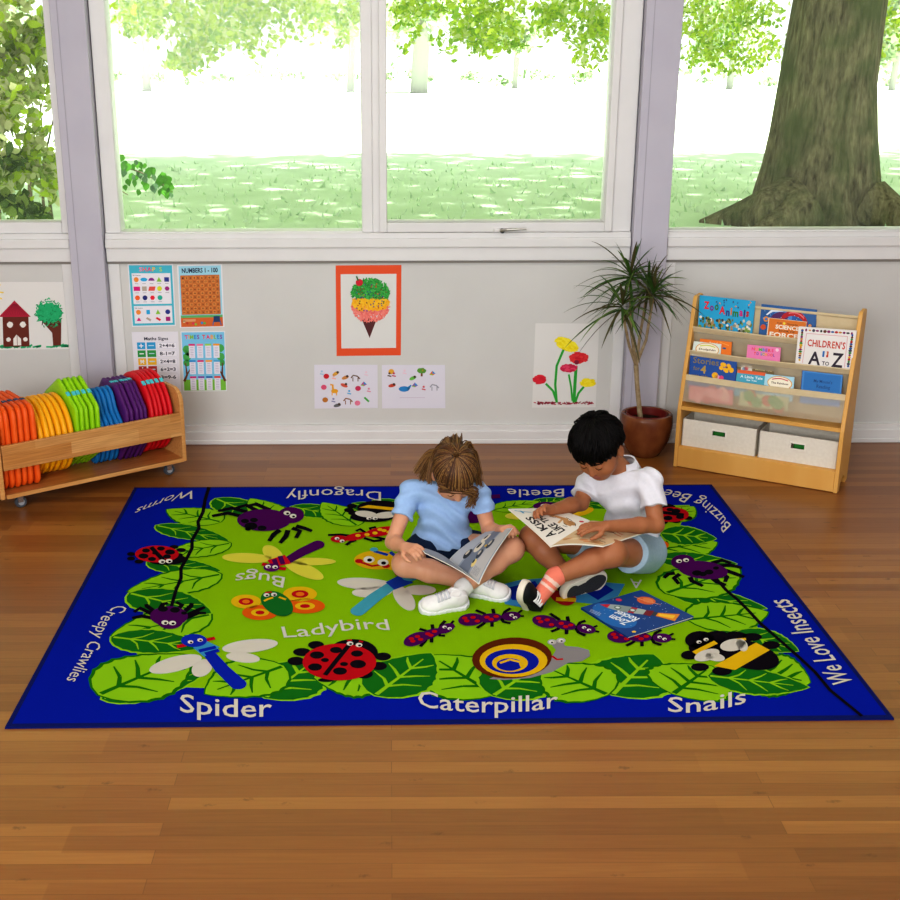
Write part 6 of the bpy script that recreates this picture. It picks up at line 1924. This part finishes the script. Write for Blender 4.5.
# =================================================================== the boy
def build_boy():
    pel = at(633, 556, 4.19); pel.z = .085
    boy = thing('person', 'boy with black hair in white polo shirt and pale shorts reading a picture book', 'person', (pel.x, pel.y, RUG_H))
    fd = Vector((-.55, -.83, 0)).normalized(); rd = Vector((-fd.y, fd.x, 0))*-1     # facing direction and his left
    if rd.x < 0: rd = -rd
    neck = at(622, 466, 4.16); chest = at(623, 492, 4.17); belly = at(631, 528, 4.18)
    shL, shR = at(650, 481, 4.09), at(588, 484, 4.22)
    elL, elR = at(656, 525, 4.00), at(581, 503, 4.17)
    wrL, wrR = at(607, 526, 3.905), at(551, 510, 4.06)
    hipL, hipR = at(645, 562, 4.12), at(612, 556, 4.22)
    hipL.z = .088; hipR.z = .088
    knL, knR = at(612, 553, 3.90), at(533, 538, 4.06)
    anL, anR = at(555, 577, 3.83), at(568, 578, 3.99)
    S = Solid(.003)
    B = basis(fd, (.05, .10, 1)); Bn = np.array(B)
    S.ell(pel, (.098, .076, .072), Bn, .03); S.ell(belly, (.088, .070, .085), Bn, .03); S.ell(chest, (.094, .070, .085), Bn, .03)
    S.cap(shL.lerp(shR, .15), shL.lerp(shR, .85), .038, .038, .03)
    hd = at(599, 449, 4.08)
    fwd, up = Vector((-.42, -.66, -.62)), Vector((-.40, -.36, .85))
    S.cap(neck+Vector((.008, .012, -.03)), hd+Vector((.022, .035, -.02)), .041, .037, .02)
    W, HB = head(S, hd, fwd, up, 1.05)
    for i, (a, b, c) in enumerate(((shL, elL, wrL), (shR, elR, wrR))):
        S.cap(a, b, .035, .028, .015, 1+i); m = b.lerp(c, .35); S.cap(b, m, .028, .0285, .012, 1+i); S.cap(m, c, .0285, .019, .012, 1+i)
    hand(S, wrL, at(588, 527, 3.90)-wrL, Vector((-.2, .1, -.95)), .30, 1.02, 1, thumb_side=1, spread=.4)
    hand(S, wrR, at(540, 508, 4.02)-wrR, Vector((.3, -.5, -.6)), .7, 1.0, 2, thumb_side=-1)
    for i, (h_, k_, a_) in enumerate(((hipL, knL, anL), (hipR, knR, anR))):
        S.cap(h_, k_, .060, .046, .02, 3+i); S.ell(k_, (.045, .045, .045), None, .02, 3+i)
        m = k_.lerp(a_, .35); S.cap(k_, m, .043, .042, .02, 3+i); S.cap(m, a_, .042, .027, .015, 3+i)
    mouth = np.array(W(0, .083, -.050))
    S.mesh('body', [M_skin2, M_lip2], boy, paint=lambda C: (np.linalg.norm((C-mouth)*np.array([.6, 1, 1]), axis=1) < .012))
    # shorts
    M_sh = mat('shorts_pale_denim', '#9fb4c2', .9, .05, noise=(110, '#8fa6b6', .3), bump=(260, .35))
    S = Solid(.0033, .02)
    S.ell(pel, (.110, .088, .084), Bn, .03); S.ell(belly-Vector((0, 0, .04)), (.098, .08, .06), Bn, .03)
    for i, (h_, k_) in enumerate(((hipL, knL), (hipR, knR))): S.cap(h_, h_.lerp(k_, .9), .076, .068, .02, 1+i); S.cut(h_.lerp(k_, .50), k_-h_, 1+i)
    S.cut(belly+Vector((0, 0, .01)), (0, 0, 1), 0); S.cut((0, 0, RUG_H+.001), (0, 0, -1))
    S.mesh('shorts', [M_sh], boy, wr(.0024, 55, 4, (.6, .6, .4)))
    # polo shirt
    M_po = mat('polo_white', '#dcdbe2', .9, .05, noise=(80, '#d2d1da', .3), bump=(300, .3))
    S = Solid(.003, .018)
    S.ell(belly+Vector((0, 0, -.005)), (.102, .084, .100), Bn, .03); S.ell(chest, (.104, .079, .094), Bn, .03); S.cap(shL.lerp(shR, .1), shL.lerp(shR, .9), .046, .046, .03)
    S.cap(belly, belly-Vector((0, 0, .07))-fd*.02, .085, .100, .04)
    S.cut(belly+Vector((0, 0, -.078)), (-.1, 0, -1), 0)
    for i, (a, b) in enumerate(((shL, elL), (shR, elR))):
        S.cap(a, a.lerp(b, .9), .045, .048, .018, 1+i); S.cut(a.lerp(b, .60), b-a, 1+i)
    S.ell(neck+fd*.045+Vector((0, 0, .026)), (.040, .040, .030), None, .004, 0, True)
    polo = S.mesh('polo_shirt', [M_po], boy, wr(.0055, 105, 5, (.5, .2, .8)))
    # collar: two flaps round the neck, open at the front; placket and button
    mb = MB()
    NB = basis(fd, Vector((-.38, -.36, 1)))
    nc = neck+Vector((.004, .010, -.010))
    K = 30
    rows = []
    for k in range(K+1):
        a = math.radians(38)+(2*PI-2*math.radians(38))*k/K      # from front round the back to the front
        dirv = NB @ Vector((math.sin(a), math.cos(a), 0))
        hgt = .020+.014*max(0, -math.cos(a))
        end = min(k, K-k)/K
        drop = .036 if end > .12 else .036+.016*(1-end/.12)
        rows.append((nc+dirv*.040+Vector((0, 0, hgt)), nc+dirv*.045+Vector((0, 0, hgt+.003)), nc+dirv*.070+Vector((0, 0, hgt-drop)), nc+dirv*.066+Vector((0, 0, hgt-drop-.002))))
    vs = [p for r_ in rows for p in r_]
    fs = [[4*k+j, 4*k+j+1, 4*k+5+j, 4*k+4+j] for k in range(K) for j in range(3)]
    mb.mesh(vs, fs, M_po)
    c_ = mb.build('collar', None, smooth='all'); c_.parent = polo
    md = c_.modifiers.new('thick', 'SOLIDIFY'); md.thickness = .003
    # hair: cap plus combed-forward strands
    M_k1 = mat('hair_black', '#060505', .55, .12); M_k2 = mat('hair_soft_black', '#0e0a0b', .55, .14)
    S = Solid(.003); sc = 1.05
    S.ell(W(0, -.010, .036), np.array((.080, .094, .082))*sc, np.array(HB), .02); S.ell(W(0, -.052, -.012), np.array((.064, .044, .058))*sc, np.array(HB), .02)
    S.cut(W(0, .074, .026), HB @ Vector((0, 1, -.42)))
    hair = S.mesh('hair', [M_k1], boy, lambda X: .0014*np.sin(X[..., 0]*330+6*np.sin(X[..., 2]*40)))
    mb = MB(); cen = W(0, -.010, .036); crown = W(.005, -.055, .098)
    def sf(az, el, q=1): return W(math.sin(az)*math.cos(el)*.084*q, -.010+math.cos(az)*math.cos(el)*.098*q, .036+math.sin(el)*.086*q)
    tufts = []
    for i in range(170):
        az = rp.uniform(-PI, PI); fr = abs(az) < 1.15
        e1 = .10+.14*math.sin(az*1.4+.5)+rp.uniform(-.20, .10) if fr else (rp.uniform(-.32, .05) if abs(az) < 1.9 else rp.uniform(-.80, -.2))
        e1 += rp.choice((0, 0, 0, .35, .7))
        tufts.append((az, e1, rp.uniform(1.0, 1.09), rp.uniform(.005, .05), fr))
    for i in range(2400):
        az, e1, ql, lift, fr = tufts[rp.randrange(170)]
        end = sf(az+rp.gauss(0, .02)+(.25 if fr else .08), e1+rp.gauss(0, .02), ql)
        a0 = az+rp.gauss(0, .22); st = rp.uniform(0, .55)
        mid = sf(a0, max(e1+.5, .3), 1.0)
        pts = []
        for s_ in range(8):
            t = st+(1-st)*s_/7
            p = crown*(1-t)**2+mid*2*t*(1-t)+end*t*t
            v = p-cen; tgt = (crown-cen).length*(1-t)+(end-cen).length*t
            pts.append(cen+v.normalized()*tgt*(1.0+.045*math.sin(PI*s_/7)+lift*math.sin(PI*min(1, s_/6))))
        strands(mb, [pts], M_k1 if rp.random() < .7 else M_k2, .0021)
    for i in range(60):      # tuft standing up at the crown
        a = crown+Vector((rp.gauss(0, .010), rp.gauss(0, .010), -.004))
        w = rp.uniform(0, 2*PI); b = a+Vector((math.cos(w)*.014, math.sin(w)*.012, .016)); c = b+Vector((math.cos(w)*.012, 0, -.002))
        strands(mb, [spline([a, b, c], 3)], M_k1, .0016)
    hs = mb.build('strand', None, smooth='all', fix=False); hs.parent = hair
    face_marks(W, boy, mat('brow_black', '#1c1412', .7, .1))
    # socks and shoes
    M_so = mat('sock_coral', '#e5806c', .9, .05, bump=(260, .5)); M_so2 = mat('sock_pale_stripe', '#e6c3b6', .9, .05, bump=(260, .5))
    M_blk = mat('shoe_black', '#17171a', .7, .2, bump=(300, .2)); M_rub_ = mat('shoe_sole_cream', '#d9d0c1', .6, .25); M_tr = mat('shoe_tread_dark', '#3a3a3d', .8, .1, bump=(180, .6))
    # left foot (nearer the girl): shoe on its side, toe to the camera's left
    an, kn = anL, knL
    hl = at(527, 596, 3.85); hl.z = RUG_H+.012; to = hl+Vector((-.042, -.095, .105)); upv = Vector((.80, -.42, -.08))
    d = (kn-an).normalized(); f = (to-hl).normalized(); uu = (upv-f*upv.dot(f)).normalized()
    so = Solid(.003); end = hl+f*.045+uu*.045
    so.cap(an+d*.08, an, .034, .031, .01); so.cap(an, end, .031, .027, .015); so.cut(an+d*.022, d)
    so.mesh('sock', [M_so, M_so2], boy, paint=lambda C, a=np.array(an), dd=np.array((an-end).normalized()): (((C-a)@dd > -.026) & ((C-a)@dd < -.013)) | (((C-a)@dd > -.048) & ((C-a)@dd < -.038)))
    shoe('shoe', hl-f*.02, to, upv, boy, M_blk, M_rub_, M_white, 1.05)
    # right foot: tucked under, the sole turned to the camera
    hl, to = at(574, 590, 3.945), at(602, 577, 3.99)
    hl, to = at(570, 594, 3.90), at(604, 579.5, 3.96)
    upv = Vector((-.12, .93, .30))
    so = Solid(.003); f = (to-hl).normalized()
    so.cap(anR, hl+f*.05+upv.normalized()*.045, .031, .028, .015)
    so.mesh('sock', [M_so], boy)
    shoe('shoe', hl-f*.018, to+f*.012, upv, boy, M_blk, M_rub_, M_white, 1.28, m_tread=M_tr)
    return boy
boy = build_boy()

# the picture book in his hands
bk = thing('book', 'large open picture book with hand-lettered title and brown animals on the boy\'s lap', 'book', tuple(at(551, 547, 3.86)))
A_, Bq, S_, T_ = at(508.5, 509, 4.02), at(551, 547, 3.84), at(590, 521, 4.02), at(550, 508, 4.17)
def d_kiss(a):
    # u runs from the spine outwards, v from the far edge to the near edge
    a.rect(.0, .0, 1, 1, '#ded8cf'); a.up()
    dk = '#1d1a1e'
    tx = lambda t, u0, v0, u1, v1, c: put_text(a.mb, t, ink(c), lambda p, q: a.f(u0+(u1-u0)*p, v1+(v0-v1)*q, a.h), .03)
    # lettering reads along the page, tops towards the outer edge
    def side(t, u_base, u_top, v0, v1, c): put_text(a.mb, t, ink(c), lambda p, q: a.f(u_base+(u_top-u_base)*q, v0+(v1-v0)*p, a.h), .03)
    def along(t, u0, u1, vb, vt): put_text(a.mb, t, ink(dk), lambda p, q: a.f(u0+(u1-u0)*p, vb+(vt-vb)*q, a.h), .03)
    along('A', .14, .25, .72, .92); along('KiSS', .32, .72, .74, .90); along('LiKE', .12, .40, .52, .68); along('THiS', .46, .76, .54, .68)
    a.line([(.62, .34), (.50, .30), (.36, .26), (.24, .36), (.14, .34)], [.06, .10, .13, .12, .07], '#b98a5a')
    a.ell(.62, .36, .07, '#b98a5a', .05); a.ell(.20, .28, .10, '#a87a4c', .07); a.line([(.40, .30), (.34, .46)], .045, '#c69a6a'); a.up()
    for p in (((.60, .42), (.50, .36)), ((.40, .20), (.24, .22)), ((.16, .42), (.24, .46)), ((.14, .24), (.08, .30)), ((.30, .38), (.20, .40))): a.line(p, .014, dk)
    a.ell(.10, .12, .05, '#b8283a', .03, rot=.6); a.ell(.88, .80, .05, '#3a8fb5', .03); a.line([(.84, .62), (.94, .92)], .02, '#3a8fb5')
n1 = (A_-Bq).cross(S_-Bq); n1 = n1 if n1.z > 0 else -n1
leafset(bk, 'left_page', (S_, T_, A_, Bq), .006, n1, .004, M_pages, mat('book_cover_pink', '#d8558f', .3, .4), d_kiss)
Rn, Rf = at(603, 546, 3.84), at(642, 533, 3.98)
Sp0, Sp1 = at(551.5, 546, 3.842), at(590.5, 521, 4.02)
def d_brown_page(a):
    a.rect(0, 0, 1, 1, '#cdb08c'); a.up()
    for k in range(16): a.ell(random.uniform(.1, .9), random.uniform(.1, .9), random.uniform(.05, .12), random.choice(('#b98a5a', '#d9c2a0', '#a5744a', '#c98a5a')), random.uniform(.03, .06)); a.h += .00001
    a.up()
    for k in range(6): u, v = random.uniform(.1, .8), random.uniform(.2, .8); a.line([(u, v), (u+.16, v+.05)], .02, '#b5452f' if k % 2 else '#4a3020')
n2 = (Rn-Sp0).cross(Sp1-Sp0); n2 = n2 if n2.z > 0 else -n2
leafset(bk, 'right_page', (Sp1, Rf, Rn, Sp0), .012, n2, .005, M_pages, mat('book_cover_pink', '#d8558f', .3, .4), d_brown_page)

# the picture book lying on the rug
q = [fl(641, 590, RUG_H+.009), fl(694, 616.5, RUG_H+.009), fl(628, 637, RUG_H+.009), fl(581, 607.5, RUG_H+.009)]
zr = thing('book', 'dark blue picture book with a rocket lying on the rug before the boy', 'book', tuple(sum(q, Vector())/4))
M_sp = ink('#173a78', .25)
mb = MB()
dn = Vector((0, 0, -1))
mb.mesh(q+[p+dn*.0012 for p in q], [[0, 1, 2, 3], [4, 5, 6, 7]]+[[i, (i+1) % 4, 4+(i+1) % 4, 4+i] for i in range(4)], M_sp)
mb.mesh([p+dn*.0068 for p in q]+[p+dn*.008 for p in q], [[0, 1, 2, 3], [4, 5, 6, 7]]+[[i, (i+1) % 4, 4+(i+1) % 4, 4+i] for i in range(4)], M_sp)
mb.mesh([q[2], q[3], q[3]+dn*.008, q[2]+dn*.008], [[0, 1, 2, 3]], M_sp)
def d_rocket(a):
    # u: from the far corner along the back right edge; v: towards the viewer
    a.rect(0, 0, 1, 1, '#1b4486'); a.up()
    a.ell(.42, .78, .40, '#2a6fb5', .22, rot=.1); a.up()
    for k in range(50): a.ell(random.random()*.96+.02, random.random()*.96+.02, .006, '#c8d8ee', n=5)
    a.ell(.30, .17, .13, '#d8683a', .11); a.up(); a.ell(.31, .15, .08, '#e58a54', .06); a.line([(.12, .22), (.30, .19), (.50, .10)], [.01, .02, .01], '#e8a070'); a.ell(.09, .45, .045, '#d8365c', .04); a.ell(.93, .86, .03, '#e9c23a', n=5)
    # rocket: nose to the left edge, flame to the far right corner
    a.up()
    pt = lambda t, o: (.16+.62*t - o*.55, .66-.34*t - o*.75) 
    def blk(t0, t1, w0, w1, c): a.poly([pt(t0, w0), pt(t1, w1), pt(t1, -w1), pt(t0, -w0)], c)
    P0, P1 = Vector((.07, .74)), Vector((.90, .20)); D = P1-P0; Nn = Vector((-D.y, D.x)).normalized()
    def bk_(t0, t1, w0, w1, c):
        a0, a1 = P0+D*t0, P0+D*t1
        a.poly([tuple(a0+Nn*w0), tuple(a1+Nn*w1), tuple(a1-Nn*w1), tuple(a0-Nn*w0)], c)
    bk_(.0, .12, .004, .06, '#c8283a'); bk_(.12, .24, .06, .085, '#9fb0ae'); bk_(.24, .40, .085, .09, '#8a9a98'); bk_(.40, .48, .09, .085, '#b5283a'); bk_(.48, .60, .085, .07, '#a8b5b0'); bk_(.60, .70, .07, .085, '#7a2430'); bk_(.70, .76, .055, .055, '#3a3f48')
    bk_(.76, 1.02, .05, .11, '#e08a2a'); a.up(); bk_(.78, .98, .03, .05, '#f0c23a')
    for t in (.24, .44): c = P0+D*t; a.ell(c.x, c.y, .05, '#5f7a70', .045); a.up(); a.ell(c.x, c.y, .03, '#d8e2dc', .026); a.h -= a.step
    a.up(); a.up()
    # title faces away from the camera
    g = lambda u0, v0, du, dv, uu, uv: (lambda p, q_: a.f(u0+du*p+uu*q_, v0+dv*p+uv*q_, a.h))
    put_text(a.mb, 'Zoom', ink('#e6eef5'), g(.70, .72, -.30, .07, .03, .13), .03)
    put_text(a.mb, 'Rocket', ink('#e6eef5'), g(.68, .58, -.34, .08, .03, .12), .03)
    for k in range(3): a.line([(.30+.02*k, .90+.025*k), (.12+.02*k, .93+.025*k)], .008, '#c8d8ee')
ff = lambda u, v, h: bil(q, u, v)+Vector((0, 0, h))
d_rocket(Art(mb, ff, 1.0, .0002, .0003))
mb.build('cover', zr, fix=False)
mb = MB()
ins = [bil(q, u, v) for u, v in ((.012, .012), (.985, .012), (.985, .99), (.012, .99))]
mb.mesh([p+dn*.0013 for p in ins]+[p+dn*.0067 for p in ins], [[0, 1, 2, 3], [4, 5, 6, 7]]+[[i, (i+1) % 4, 4+(i+1) % 4, 4+i] for i in range(4)], M_pages)
mb.build('page_block', zr)
# ------------------------------------------------------------------ light
w = bpy.data.worlds.new('sky'); SC.world = w; w.use_nodes = True
nt = w.node_tree
bg = nt.nodes['Background']
bg.inputs[0].default_value = (.93, .97, 1, 1)
bg.inputs[1].default_value = 1.35
def lamp(name, kind, loc, target, energy, color=(1, 1, 1), size=1, size_y=None, angle=None):
    d = bpy.data.lights.new(name, kind); d.energy = energy; d.color = color
    if kind == 'AREA':
        d.shape = 'RECTANGLE' if size_y else 'SQUARE'; d.size = size
        if size_y: d.size_y = size_y
    if angle: d.angle = angle
    o = bpy.data.objects.new(name, d); COL.objects.link(o)
    o.location = loc
    o.rotation_euler = (Vector(target)-Vector(loc)).to_track_quat('-Z', 'Y').to_euler()
    return o
lamp('sun', 'SUN', (5, 17, 24), (2, 18, 0), 15, (1, .97, .9), angle=.04)
lamp('softbox', 'AREA', (-1.4, -.9, 2.0), (.1, 5.6, .8), 120, (1, .985, .96), 2.4, 1.4)
lamp('overhead_fill', 'AREA', (1.0, 3.2, 3.02), (1.0, 3.6, 0), 28, (1, .98, .95), 2.4, 1.6)  # unseen overhead fill, added to bring out the forms
SC.view_settings.view_transform = 'Standard'
SC.view_settings.look = 'Medium High Contrast'
SC.view_settings.exposure = 0.03
